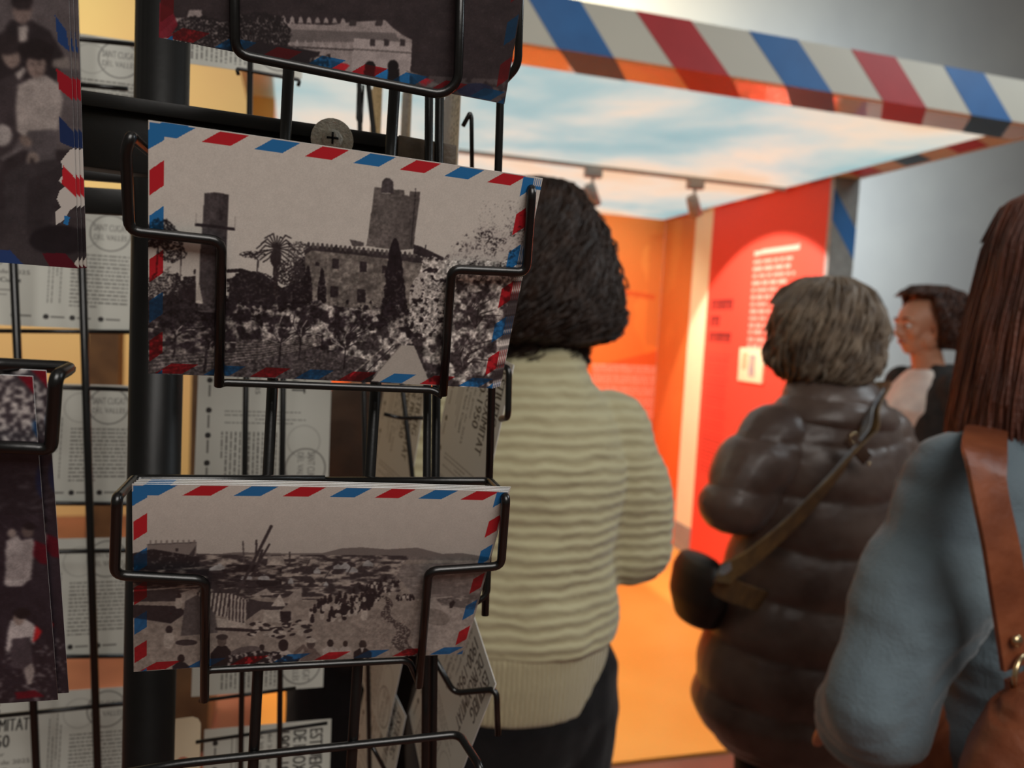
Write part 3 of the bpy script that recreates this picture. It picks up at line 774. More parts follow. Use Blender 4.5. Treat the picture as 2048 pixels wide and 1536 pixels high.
# back grid uprights and rungs
YB = .60; YBL = .695
for a, b, r in (((148, 0), (195, 1536), .0031), ((12, 200), (70, 1480), .0031)):
    upright(a, b, YBL, r)
for a, b, r in (((500, 160), (490, 900), .0021), ((566, 780), (560, 1400), .0022), ((728, 800), (737, 1400), .0019), ((739, 190), (748, 270), .0020)):
    upright(a, b, YB, r)
for a, b in (((-90, 768), (258, 779)), ((-90, 1106), (258, 1101)), ((-80, 1440), (258, 1406)), ((-80, 55), (280, 90)), ((140, 168), (256, 178))):
    wire('rung_wire', [at_y(*a, YBL), at_y(*b, YBL)], .0019)
for a, b in (((398, 1402), (592, 1376)), ((392, 1484), (655, 1446)), ((375, 985), (660, 990))):
    wire('rung_wire', [at_y(*a, YB), at_y(*b, YB)], .0014)
wire('hook_wire', [at_y(477, 150, YB), at_y(473, 137, YB), at_y(600, 160, YB), at_y(596, 172, YB)], .0013, .003)
wire('hook_wire', [at_y(717, 150, YB), at_y(714, 240, YB), at_y(723, 249, YB), at_y(727, 170, YB)], .0009, .003)
# cross bars
def bar(name, p0, p1, thick_px, y, m, depth=.004, rad=.0015):
    a = at_y(*p0, y); b = at_y(*p1, y); u = norm(b - a); t = thick_px * y / F / ray(*p0).y if False else thick_px
    up = Vector((0, 0, 1)); n = u.cross(up).normalized()
    v = []
    for s in (a, b):
        for zz in (0, -t):
            for dd in (0, depth): v.append(s + Vector((0, 0, zz)) + Vector((0, dd, 0)))
    o = MB().add(v, [(0, 4, 6, 2), (1, 3, 7, 5), (0, 1, 5, 4), (2, 6, 7, 3), (0, 2, 3, 1), (4, 5, 7, 6)]).build(name, m, RK)
    return bevel(o, rad)
bar('cross_bar', (120, 176), (805, 282), .034, .405, M['blackmetal'], .012)
bar('cross_bar_lip', (120, 172), (805, 272), .007, .400, M['blackmetal'], .006)
bar('end_plate', (797, 269), (914, 290), .030, .398, M['plate'], .0022, .0009)
bar('lower_bar', (120, 308), (262, 322), .0052, .5, M['blackmetal'], .006)
bar('lower_bar', (120, 334), (262, 346), .0058, .5, M['blackmetal'], .006)
bar('lower_bar', (120, 370), (262, 379), .0150, .5, M['blackmetal'], .006)
# washer + screw in front of the bar
wc = at_y(664, 281, .398)
def disc(name, c, r, t, m, hole=None, dome=0):
    nn = Vector((0, -1, 0)); a = Vector((1, 0, 0)); b = Vector((0, 0, 1))
    rs = [(c, a * r, b * r), (c + nn * t, a * r, b * r), (c + nn * (t + dome * .6), a * r * .75, b * r * .75), (c + nn * (t + dome), a * r * .3, b * r * .3)] if dome else [(c, a * r, b * r), (c + nn * t, a * r, b * r)]
    return MB().loft(rs, 32)
wa = flat_shade(disc('washer', wc + Vector((0, -.001, 0)), .0102, .0015, M['zinc']).build('washer', M['zinc'], RK))
sc_ = disc('screw', wc + Vector((0, -.0025, 0)), .0050, .0008, M['zinc'], dome=.0024).build('screw_head', M['zinc'], RK)
xm = MB()
c0 = wc + Vector((0, -.0062, 0))
for a, b in (((-.0028, -.0005), (.0028, .0005)), ((-.0005, -.0028), (.0005, .0028))):
    xm.box((c0.x + a[0], c0.y, c0.z + a[1]), (c0.x + b[0], c0.y + .0008, c0.z + b[1]))
xm.build('screw_cross', M['blackmetal'], RK)

def pocket(label=None):
    o = bpy.data.objects.new('card_pocket', None); o.empty_display_size = .01; link(o, RK)
    if label: o['label'] = label
    return o
def back_y(px, py, y=YF - .004): return at_y(px, py, y)
rw = .00205
# pocket of card B (castle)
P = pocket()
wire('front_wire', [back_y(300, 305), onB(262, 272), onB(252, 300), onB(258, 462), onB(443, 482), onB(438, 772)], rw, .0042, parent=P)
wire('front_wire', [back_y(1040, 372), onB(1064, 378), onB(1052, 545), onB(903, 538), onB(886, 790)], rw, .0042, parent=P)
wire('bottom_wire', [onB(440, 768, .001), onB(450, 765, .0005), onB(866, 780, .0005), onB(886, 792, .003)], .0017, .004, parent=P)
wire('top_wire', [back_y(300, 305), back_y(1040, 372)], rw, parent=P)
# pocket of card C (beach)
P = pocket()
wire('front_wire', [back_y(268, 958), back_y(300, 958), back_y(650, 959)][::-1] + [onC(234, 995), onC(229, 1150), onC(411, 1160), onC(409, 1400)], rw, .0045, parent=P)
wire('front_wire', [back_y(630, 962), back_y(980, 962), onC(1012, 995), onC(1002, 1132), onC(857, 1142), onC(838, 1372)], rw, .0045, parent=P)
wire('bottom_wire', [onC(412, 1345, .001), onC(420, 1340, .0005), onC(818, 1320, .0005), onC(838, 1368, .003)], .0017, .004, parent=P)
wire('rear_loop', [back_y(1005, 985), back_y(980, 1010), back_y(975, 1190), back_y(950, 1206)], .0016, .005, parent=P)
# pocket of the card below (only its top rail is in view)
vD = uC
P = pocket()
wire('front_wire', [back_y(200, 1555), back_y(360, 1527), back_y(918, 1468), back_y(962, 1536, YF - .03), back_y(962, 1800, YF - .025)], .0021, .005, parent=P)
wire('front_wire', [back_y(918, 1800), back_y(300, 1830)], .002, parent=P)
# card A (fort) geometry: parallel to B, above it
blA = at_plane(318, 75, QB[3] + Vector((0, -.004, .135)), nB)
def dirA(px, py): return at_plane(px, py, blA, nA)
nA = norm(nB + Vector((0, 0, .06))); 
brA = at_plane(1008, 208, blA, nA); uA = norm(brA - blA); vA = norm(nA.cross(uA)); WA = (brA - blA).length
def onA(px, py, off=.004): return at_plane(px, py, blA + nA * off, nA)
P = pocket()
wire('front_wire', [onA(466, -260), onA(470, 108), onA(884, 190, .006), onA(916, 165, .006), onA(924, -150)], rw, .006, parent=P)
wire('front_wire', [onA(1045, -200, -.01), onA(1036, 132, -.01), onA(1010, 160, -.012)], .0019, .006, parent=P)
wire('top_wire', [onA(466, -260), onA(924, -150)], rw, parent=P)
# left column pockets
nD = norm(nB + Vector((0, 0, -.12)))
P = pocket()
cE = at_d(98, 745, .262)
nE = norm(Vector((0.02, -.93, -.36))); 
def onE(px, py, off=.0): return at_plane(px, py, cE + nE * off, nE)
wire('front_wire', [onE(-200, 722, .0), onE(-20, 728, .0), onE(143, 735, -.012), onE(112, 752, .004), onE(102, 900, .004), onE(60, 896, .004), onE(-200, 886, .004)], .0023, .004, parent=P)
# right face pockets
P = pocket()
YR = .45
wire('rear_loop', [at_y(926, 252, YR), at_y(940, 226, YR), at_y(943, 235, YR), at_y(944, 345, YR)], .0013, .003, parent=P)
P = pocket()
wire('rear_loop', [at_y(982, 734, YR), at_y(1018, 734, YR - .02), at_y(1016, 835, YR - .02), at_y(1002, 838, YR)], .0019, .005, parent=P)
P = pocket()
wire('rear_loop', [at_y(866, 1312, YR), at_y(908, 1386, YR), at_y(993, 1378, YR - .02), at_y(996, 1470, YR - .02)], .0019, .006, parent=P)
wire('rear_loop', [at_y(768, 828, .56), at_y(800, 836, .56), at_y(850, 836, .54)], .0014, .004, parent=P)
wire('rear_loop', [at_y(742, 1488, .5), at_y(770, 1540, .5)], .0014, .004, parent=P)

# ------------------------------------------------------------------ postcards
print('pictures'); 
pb = pic_back(); pb_small = pic_back(110, 76)
plain = Pic(60, 42, 0, 1, 0, 1, bg=(198, 198, 190))
me_castle = grid_mesh('castle_card', .15, CARD_H, pic_castle(), pb_small, curl=.15)
me_castle_small = grid_mesh('castle_card_copy', .15, CARD_H, pic_castle(420, 285), pb_small, curl=.15)
me_beach = grid_mesh('beach_card', .15, (QC[0] - QC[3]).length, pic_beach(), pb_small, curl=.15)
me_beach_small = grid_mesh('beach_card_copy', .15, (QC[0] - QC[3]).length, pic_beach(420, 285), pb_small, curl=.15)
def corners(o, u, v, W, H): return [proj(o + u * a * W / 2 + v * b * H) for a, b in ((-1, 1), (1, 1), (1, 0), (-1, 0))]
me_fort = grid_mesh('fort_card', WA, .104, pic_fort(corners((blA + brA) / 2, uA, vA, WA, .104)), pb_small, curl=.1)
pbc = pic_castle(180, 122); pbb = pic_beach(180, 122)
me_back1 = grid_mesh('card_back_a', .15, .1035, pb, pbc)       # its writing side is local +z here
me_back2 = grid_mesh('card_back_b', .15, .1035, pb, pbb)
def card(name, me, o, u, v, n, label, group):
    ob = bpy.data.objects.new(name, me); ob.matrix_world = mat4(o, u, v, n); COL.objects.link(ob)
    return tag(ob, label, 'postcard', group)
# B stack
cb = (QB[3] + QB[2]) / 2
card('postcard', me_castle, cb, uB, vB, nB, 'postcard of a battlemented castle tower behind palm and blossom, front of its stack', 'castle postcards in the middle pocket')
for k in range(1, 5):
    card('postcard', me_castle_small, cb - nB * .0011 * k + uB * .0013 * k - vB * .0002 * k, uB, vB, nB, 'castle postcard stacked behind the front castle postcard, only its right edge showing', 'castle postcards in the middle pocket')
cc = (QC[3] + QC[2]) / 2
card('postcard', me_beach, cc, uC, vC, nC, 'postcard of a crowded old beach with masts and striped tents, front one of its stack', 'beach postcards in the lower pocket')
for k in range(1, 4):
    card('postcard', me_beach_small, cc - nC * .0009 * k + uC * .0006 * k + vC * .0001 * k, uC, vC, nC, 'beach postcard stacked behind the front beach postcard, only a sliver of edge showing', 'beach postcards in the lower pocket')
card('postcard', me_fort, (blA + brA) / 2, uA, vA, nA, 'dark postcard of a crenellated wall with pointed merlons, cut off at the top edge', None)
# D stack (family)
def portrait(name, me, br, n, u, label, group, off=0):
    v = norm(n.cross(u)); u = v.cross(n)
    return card(name, me, br - u * .0525 + off * n, u, v, n, label, group)
uD = norm(Vector((1, .07, -.01)))
nDn = norm(Vector((.06, -.95, -.31)))
brD = at_d(158, 537, .330)
vDn = norm(nDn.cross(uD)); uDx = vDn.cross(nDn); brE = at_plane(116, 1399, cE, nE); vEn = norm(nE.cross(uD)); uEx = vEn.cross(nE)
cD_ = corners(brD - uDx * .0525, uDx, vDn, .105, .15); cE_ = corners(brE - uEx * .0525, uEx, vEn, .105, .15)
print('D', cD_, 'E', cE_)
me_family = grid_mesh('family_card', .105, .15, pic_family(cD_), pic_back(76, 110))
me_women = grid_mesh('women_card', .105, .15, pic_women(cE_), pic_back(76, 110))
for k in range(3):
    portrait('postcard', me_family, brD + uD * .0012 * k + Vector((0, .0012 * k, .0003 * k)), nDn, uD,
             ['old family group postcard, woman in pale blouse, front of the top left stack', 'second family postcard of the top left stack, a thin strip showing at right', 'rearmost family postcard of the top left stack, its edge beside the black bar'][k], 'family postcards at top left')
for k in range(2):
    portrait('postcard', me_women, brE + uD * .0036 * k + Vector((0, .0014 * k, .002 * k)), nE, uD,
             ['dark postcard of women in a field, in the black wire pocket at far left', 'field postcard behind the front one at far left, sticking out to its right'][k], 'field postcards at far left')
# cards at the far side, writing side towards us (written side = +z of card_back meshes)
def far(px, py, y, tilt, label, group, roty=0, me=me_back1, yaw=0, ref='br', w=.15, spin=0):
    """ref = measured bottom right corner"""
    c = at_y(px, py, y)
    n = Vector((0, -math.cos(tilt), math.sin(tilt))); u = Vector((1, 0, 0))
    m = Matrix.Rotation(yaw, 3, 'Z'); n = m @ n; u = m @ u; v = n.cross(u)
    if spin: 
        q = Matrix.Rotation(spin, 3, n); u = q @ u; v = q @ v
    if roty:      # card turned a quarter, its heading runs downwards
        # local x -> -v (down), local y -> u
        lu, lv = -v, u
        o = c - u * .1035 + v * .075
        return card('postcard', me, o, lu, lv, n, label, group)
    return card('postcard', me, c - u * .075, u, v, n, label, group)
for by in (664, 1008, 1312, 1609, 321):
    wire('rung_wire', [at_y(-90, by + (4 if by > 1200 else -3), .733), at_y(264, by, .733)], .0019)
GL = 'far postcards of the left column'; GM = 'far postcards of the middle column'
YL = .735; YM = .645
for i, (px, py, lb) in enumerate(((262, 662, 'back of a far postcard directly under the family stack, logos at its bottom edge'),
                      (258, 1005, 'back of a far postcard between the two bright gaps left of the black post'),
                      (254, 1308, 'back of a far postcard left of the beach pocket, below the middle one'),
                      (252, 1606, 'back of a far postcard with large heading, bottom left of the photo'),
                      (280, 318, 'back of a far postcard with round postmark, above the black cross bar'))):
    far(px, py, YL, .16 if i != 3 else .16, lb, GL, me=me_back1 if i % 2 else me_back2)
far(656, 985, YM, .12, 'back of a sideways far postcard with round stamp, below the castle postcard', GM, 1)
far(646, 1374, YM, .12, 'back of a sideways far postcard just under the beach postcard', GM, 1, me_back2)
far(652, 1790, YM, .12, 'back of a sideways far postcard with bold heading, at bottom below the beach one', GM, 1)
far(604, 158, YM, .12, 'white back of a far postcard peeping under the dark fort postcard', GM, 1, me_back2)
o = at_y(340, 1600, .60); lf = MB()
u_ = norm(at_y(402, 1432, .60) - at_y(340, 1440, .60)); W_ = (at_y(402, 1432, .60) - at_y(340, 1440, .60)).length
tr0 = at_y(402, 1432, .60); hh = .075; vv = []
for dd in (0, .0006):
    for a, b in ((0, 0), (0, 1), (-.08, 1.0)):
        pass
prof_ = [(-W_, 0), (-.006, 0), (-.002, -.002), (0, -.006), (0, -hh), (-W_, -hh)]
vv = [tr0 + u_ * a + Vector((0, dd, b)) for dd in (0, .0006) for a, b in prof_]; n_ = len(prof_)
lf = mesh_obj('leaflet', vv, [tuple(range(n_)), tuple(range(2 * n_ - 1, n_ - 1, -1))] + [(i, i + n_, (i + 1) % n_ + n_, (i + 1) % n_) for i in range(n_)], mat('cream_paper', (238, 222, 190), .7, 0, ((232, 214, 180), 20)), None, False, tr0)
tag(lf, 'cream leaflet with rounded corner and a red spot, beside the post near the bottom', 'leaflet')
MB().ell(tr0 + u_ * -.012 + Vector((0, -.0003, -.033)), (.004, .0003, .003), n=8).build('red_spot', mat('red_ink', (200, 110, 84), .7), lf)
# right face cards
def side(tr, depth, yawdeg, tilt, label, me, lean=0, hor=True, g='postcards of the right side'):
    c = at_d(*tr, depth)
    n = Vector((0, -math.cos(tilt), math.sin(tilt))); u = Vector((1, 0, 0)); m = Matrix.Rotation(R(yawdeg), 3, 'Z')
    n = m @ n; u = m @ u; v = n.cross(u); q = Matrix.Rotation(R(lean), 3, n); u = q @ u; v = q @ v
    # c is the top right corner as seen; heading runs downwards
    return card('postcard', me, c - u * .1035 - v * .075, -v, u, n, label, g)
side((1028, 730), .50, -80, .12, 'slanted postcard back headed ESTIUEIG DE PROXIMITAT, right of the castle postcard', me_back1, -7)
side((856, 770), .62, -78, .1, 'dim postcard back between the two wires under the castle postcard', me_back2, -5)
side((992, 1368), .46, -84, .1, 'tilted postcard back at bottom right of the rack, one corner pointing right', me_back1, -24)
side((842, 1150), .60, -80, .1, 'postcard back behind the wires right under the beach postcard', me_back2, -10)
side((812, 1432), .60, -80, .1, 'lowest postcard back behind the wires, its top tip touching the card above', me_back1, -8)
side((926, 110), .47, -94, .0, 'narrow postcard back beside the hooked wire, under the fort postcard', me_back1, 0)
side((828, 110), .56, -93, .0, 'narrow far postcard back between two black wires above the end plate', me_back2, 0)
side((768, 110), .62, -90, .0, 'narrow far postcard back nearest the washer, above the cross bar', me_back1, 0)
# ------------------------------------------------------------------ room
def S(o): o['kind'] = 'structure'; return o
def quadm(name, pts, m, parent=None): return mesh_obj(name, pts, [tuple(range(len(pts)))], m, parent, False)
M['floor'] = mat('red_brown_floor', (150, 92, 72), .45, 0, ((122, 72, 56), 3), .05, 40)
M['plaster'] = mat('grey_plaster', (196, 198, 196), .85, 0, ((186, 188, 188), 1.2), .15, 60)
M['yellow'] = mat('ochre_plaster', (228, 204, 140), .85, 0, ((224, 186, 134), .6), .15, 60)
M['brown_wood'] = mat('brown_wood', (112, 84, 54), .6, 0, ((84, 60, 38), 8), .2, 40)
M['white_board'] = mat('off_white_board', (216, 214, 198), .5, 0, ((208, 206, 192), 3))
M['gloss_board'] = mat('glossy_white_film', (226, 220, 210), .12, 0, ((220, 214, 204), 3), coat=1)
M['cream'] = mat('cream_board', (236, 228, 190), .6, 0, ((230, 222, 184), 3))
M['skirting'] = mat('grey_skirting', (150, 152, 148), .5)
M['red_stripe'] = mat('red_print', (190, 44, 48), .5, 0, ((180, 40, 44), 10))
M['blue_stripe'] = mat('blue_print', (44, 112, 178), .5, 0, ((40, 104, 168), 10))
M['orange_floor'] = mat('orange_vinyl', (246, 176, 84), .34, 0, ((240, 166, 74), 2.5), .02, 30)
M['grey_metal'] = mat('grey_lamp_paint', (170, 165, 160), .5)
def box_obj(name, a, b, m, parent=None, bev=0):
    o = MB().box(a, b).build(name, m, parent, smooth=False)
    if bev: bevel(o, bev)
    return o
S(box_obj('floor', (-5, -3, -.1), (14, 8.2, 0), M['floor']))
S(box_obj('wall_back', (-.1, 7.2, 0), (14, 7.4, 6), M['plaster']))
S(box_obj('wall_left', (-5, 6.0, 0), (-.12, 6.2, 5.2), M['yellow']))
YW = 5.30; XR = 2.645; XL = -.10; ZC = 2.36; YF0 = 2.315
def vx(px, y): return at_y(px, 700, y).x
S(box_obj('trim_1', (vx(176, 4.2), 4.2, 0), (vx(238, 4.2), 4.32, 1.6), M['brown_wood']))
cab = empty('wooden_cabinet', (vx(430, 2.72), 2.85, 0), 'brown wooden cabinet left of the booth, glimpsed through the rack beside the black post', 'cabinet')
box_obj('tall_panel', (vx(384, 2.8), 2.8, .3501), (-.235, 2.84, 1.72), M['brown_wood'], cab, .004)
box_obj('plinth', (vx(300, 2.75), 2.70, 0), (-.235, 3.0, .35), M['brown_wood'], cab, .004)

# ------------------------------------------------------------------ the exhibition booth
booth = empty('exhibition_booth', (1.27, 3.8, 0), 'open exhibition booth with red and blue striped canopy edge and glowing sky ceiling', 'exhibition booth')
BT = booth
box_obj('booth_floor', (XL, 2.36, .0), (XR, YW, .012), M['orange_floor'], BT)
# sky ceiling: a backlit print of clouds
m, nt, b, out = new_mat('backlit_sky_print')
tc = nt.nodes.new('ShaderNodeTexCoord'); mp = nt.nodes.new('ShaderNodeMapping'); mp.inputs['Scale'].default_value = (.62, .62, 1); mp.inputs['Location'].default_value = (2.15, .35, 0)
nz = nt.nodes.new('ShaderNodeTexNoise'); nz.inputs['Scale'].default_value = 1.35; nz.inputs['Detail'].default_value = 5; nz.inputs['Roughness'].default_value = .5; nz.inputs['Distortion'].default_value = .25
cr = nt.nodes.new('ShaderNodeValToRGB'); e = cr.color_ramp.elements
e[0].position = .36; e[0].color = (*lin((128, 180, 188)), 1); e[1].position = .66; e[1].color = (*lin((240, 205, 172)), 1)
x = e.new(.45); x.color = (*lin((164, 196, 198)), 1); x = e.new(.53); x.color = (*lin((206, 212, 204)), 1); x = e.new(.60); x.color = (*lin((238, 218, 196)), 1)
nt.links.new(tc.outputs['Object'], mp.inputs[0]); nt.links.new(mp.outputs[0], nz.inputs['Vector']); sx_ = nt.nodes.new('ShaderNodeSeparateXYZ'); nt.links.new(tc.outputs['Object'], sx_.inputs[0])
mr = nt.nodes.new('ShaderNodeMapRange'); mr.inputs[1].default_value = -1.4; mr.inputs[2].default_value = -.6; mr.inputs[3].default_value = .12; mr.inputs[4].default_value = 0
ad = nt.nodes.new('ShaderNodeMath'); ad.operation = 'ADD'
nt.links.new(sx_.outputs[0], mr.inputs[0]); nt.links.new(mr.outputs[0], ad.inputs[0]); nt.links.new(nz.outputs[0], ad.inputs[1]); nt.links.new(ad.outputs[0], cr.inputs[0])
b.inputs['Base Color'].default_value = (.02, .02, .02, 1); b.inputs['Roughness'].default_value = .7
nt.links.new(cr.outputs[0], b.inputs['Emission Color']); b.inputs['Emission Strength'].default_value = 1.0
M['sky'] = m
box_obj('sky_ceiling', (XL, 2.505, ZC), (2.62, YW, ZC + .03), M['sky'], BT)
box_obj('ceiling_rail', (XL, 3.80, ZC - .018), (2.62, 3.825, ZC - .0002), M['grey_metal'], BT)
zt0 = at_y(1270, 21, YF0).z
fas = box_obj('canopy_front', (XL - .12, YF0, ZC), (2.76, YF0 + .03, zt0), M['white_board'], BT)
und = box_obj('canopy_underside', (XL - .12, YF0 + .0301, ZC), (2.76, 2.504, ZC + .02), M['gloss_board'], BT)
und2 = box_obj('canopy_side_border', (2.6201, 2.5045, ZC), (2.76, YW, ZC + .02), M['white_board'], BT)
box_obj('canopy_roof', (XL - .12, YF0 + .0302, ZC + .035), (2.76, YW, ZC + .05), M['white_board'], BT)
box_obj('canopy_side', (2.7601, YF0, ZC), (2.79, YW, zt0), M['white_board'], BT)
# slanted stripes wrap from the front onto the underside
def stripe(t0, t1, b0, b1, m):
    T0, T1 = at_y(*t0, YF0).x, at_y(*t1, YF0).x; B0, B1 = at_y(*b0, YF0).x, at_y(*b1, YF0).x
    e = .0012; sl = ((B0 - T0) + (B1 - T1)) / 2 / (zt0 - ZC); U = sl * .16
    yb = 2.504
    v = [(T0, YF0 - e, zt0), (T1, YF0 - e, zt0), (B1, YF0 - e, ZC - e), (B0, YF0 - e, ZC - e), (B1 + U, yb, ZC - e), (B0 + U, yb, ZC - e)]
    v2 = [(x, y + e * .9, z + e * .9) for x, y, z in v]
    mx = 2.76
    v = [(min(x, mx), y, z) for x, y, z in v]; v2 = [(min(x, mx), y, z) for x, y, z in v2]
    f = [(0, 3, 2, 1), (3, 5, 4, 2), (6, 7, 8, 9), (9, 8, 10, 11), (0, 1, 7, 6), (1, 2, 8, 7), (2, 4, 10, 8), (4, 5, 11, 10), (5, 3, 9, 11), (3, 0, 6, 9)]
    mesh_obj('canopy_stripe', v + v2, f, m, BT, False)
stripe((850, -40), (960, -22), (905, 62), (1010, 80), M['red_stripe'])
stripe((1046, -14), (1160, 5), (1116, 95), (1228, 115), M['blue_stripe'])
stripe((1270, 21), (1382, 36), (1348, 132), (1460, 151), M['red_stripe'])
stripe((1497, 59), (1595, 78), (1570, 168), (1665, 182), M['blue_stripe'])
stripe((1702, 96), (1791, 112), (1766, 202), (1853, 216), M['red_stripe'])
stripe((1887, 132), (1968, 145), (1943, 230), (2024, 245), M['blue_stripe'])
e = .0012
for i in range(9):
    y0 = 2.56 + i * .30; m = (M['red_stripe'], M['blue_stripe'])[i % 2]
    if y0 + .3 > YW: break
    v = [(2.625, y0, ZC - e), (2.758, y0 + .06, ZC - e), (2.758, y0 + .21, ZC - e), (2.625, y0 + .15, ZC - e)]
    mesh_obj('canopy_stripe', v + [(a, b2, c + e * .9) for a, b2, c in v], [(0, 3, 2, 1), (4, 5, 6, 7), (0, 1, 5, 4), (1, 2, 6, 5), (2, 3, 7, 6), (3, 0, 4, 7)], m, BT, False)
# walls: grid meshes carrying their printed graphics
def wall_print(name, P00, P10, P01, w, h, draw, parent=BT, back=.05):
    """P00 top left, P10 top right, P01 bottom left, in world; draw gets a Pic in metres"""
    P00, P10, P01 = map(Vector, (P00, P10, P01)); W = (P10 - P00).length; H = (P01 - P00).length
    p = Pic(w, h, 0, W, 0, H); draw(p)
    u = (P10 - P00); v = (P01 - P00); off = world_loc(parent)
    V = (np.array(P00 - off)[None, None] + p.U[..., None] * np.array(u) + p.V[..., None] * np.array(v)).reshape(-1, 3)
    i = np.arange(w * h).reshape(h, w)
    Q = np.stack([i[1:, :-1], i[1:, 1:], i[:-1, 1:], i[:-1, :-1]], -1).reshape(-1, 4)
    n = u.cross(v).normalized() * back       # away from the viewer side
    N = len(V); c = [P00, P10, P10 + v, P01]; 
    V = np.concatenate([V, np.array([np.array(q - off) for q in c] + [np.array(q + n - off) for q in c])])
    Q = np.concatenate([Q, np.array([(N, N + 1, N + 5, N + 4), (N + 1, N + 2, N + 6, N + 5), (N + 2, N + 3, N + 7, N + 6), (N + 3, N, N + 4, N + 7), (N + 4, N + 5, N + 6, N + 7)])])
    C_ = np.concatenate([p.get().reshape(-1, 3), np.full((8, 3), .6)])
    me = raw_mesh(name, V, Q, C_, M['wallprint'])
    return link(bpy.data.objects.new(name, me), parent)
def dr_orange(p):
    # p.X from the left end, p.Y down from the ceiling
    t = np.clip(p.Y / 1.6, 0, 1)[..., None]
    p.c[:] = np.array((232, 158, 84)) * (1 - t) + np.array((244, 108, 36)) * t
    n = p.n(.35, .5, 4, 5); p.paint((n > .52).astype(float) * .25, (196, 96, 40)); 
    f = lambda px, py: (at_y(px, py, YW).x - XL, ZC - at_y(px, py, YW).z)
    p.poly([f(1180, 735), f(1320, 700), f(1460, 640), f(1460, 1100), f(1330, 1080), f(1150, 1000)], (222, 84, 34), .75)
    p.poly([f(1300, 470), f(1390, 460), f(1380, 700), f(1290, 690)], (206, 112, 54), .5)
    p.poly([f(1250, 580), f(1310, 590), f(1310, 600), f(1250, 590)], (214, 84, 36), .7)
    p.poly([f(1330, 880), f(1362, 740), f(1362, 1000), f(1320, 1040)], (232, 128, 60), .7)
    x0, y0 = f(1185, 728); x1, y1 = f(1308, 845)
    rnd = random.Random(9)
    y = y0
    while y < y1 + .06:
        x = x0; xe = x1 if y < y1 - .03 else x1 - .06
        while x < xe:
            L = .01 + rnd.random() * .03; p.poly([(x, y), (min(x + L, xe), y), (min(x + L, xe), y + .009), (x, y + .009)], (250, 200, 190), .75); x += L + .006
        y += .017
    q0, q1 = f(1110, 650), f(1168, 728); p.poly([q0, (q1[0], q0[1]), q1, (q0[0], q1[1])], (242, 214, 204))
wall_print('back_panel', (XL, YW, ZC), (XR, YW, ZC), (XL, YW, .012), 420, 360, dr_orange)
ya, yb_, yc, ypil = 5.05, 4.66, 4.64, 3.42
g = lambda px, py: (at_x(px, py, XR).y, at_x(px, py, XR).z)
Y_or = g(1384, 560)[0]; Y_re = g(1412, 640)[0]
print('right wall y', Y_or, Y_re, g(1420, 431), g(1655, 358))
def dr_side_or(p):
    t = np.clip(p.Y / 1.8, 0, 1)[..., None]; p.c[:] = np.array((206, 136, 70)) * (1 - t) + np.array((226, 104, 44)) * t
    n = p.n(.2, .5, 4, 5); p.paint((n > .5).astype(float) * .3, (190, 96, 44))
wall_print('side_panel_orange', (XR, YW - .001, ZC), (XR, Y_or, ZC), (XR, YW - .001, .012), 60, 180, dr_side_or)
box_obj('cream_strip', (XR, Y_re + .001, .20), (XR + .05, Y_or - .001, ZC), M['cream'], BT)
box_obj('grey_skirting', (XR - .004, Y_re + .001, .012), (XR + .05, Y_or - .001, .20), M['skirting'], BT)
Yp = g(1655, 450)[0]
def dr_red(p):
    # X from far end towards us, Y down
    p.c[:] = (230, 78, 60); p.paint((p.n(.5, .5, 3, 3)).astype(float) * .15, (212, 60, 52))
    f = lambda px, py: (Y_re - g(px, py)[0], ZC - g(px, py)[1])
    rnd = random.Random(12)
    def words(x, xe, y, h, c, al):
        while x < xe:
            L = h * (1.5 + rnd.random() * 3.5); p.poly([(x, y), (min(x + L, xe), y), (min(x + L, xe), y + h), (x, y + h)], c, al); x += L + h * .8
    # pale paragraph
    X0, Y0 = f(1508, 515); X1, _ = f(1592, 500); _, Y1 = f(1497, 690)
    yy, k = f(1503, 505)[1], 0
    p.poly([(X0, yy - .005), (X1 + .03, yy - .012), (X1 + .03, yy + .020), (X0, yy + .022)], (250, 196, 182), .85)
    y = yy + .05
    while y < Y1 + .03:
        words(X0, X1 + (rnd.random() - .6) * .12, y, .022, (250, 190, 176), .8); y += .042
    # black three-line heading and small black text
    hx, hy = f(1424, 600); hx1, _ = f(1465, 596)
    for i, wd in enumerate((1.0, .45, 1.0)):
        y = hy + i * .105; x = hx
        while x < hx + (hx1 - hx) * wd:
            p.poly([(x, y), (x + .016, y), (x + .016, y + .066), (x, y + .066)], (80, 24, 30), .95); x += .024
            p.poly([(x - .022, y + rnd.choice([0, .05, .025])), (x, y + .0), (x, y + .018), (x - .022, y + .018)], (80, 24, 30), .85)
    y = hy + .38; p.poly([(hx, y - .03), (hx1 + .05, y - .03), (hx1 + .05, y - .022), (hx, y - .022)], (150, 40, 40), .7)
    while y < hy + 1.15:
        words(hx, hx1 + .02 - rnd.random() * .03, y, .010, (130, 32, 34), .65); y += .026
wall_print('side_panel_red', (XR, Y_re, ZC), (XR, Yp, ZC), (XR, Y_re, .012), 330, 420, dr_red)
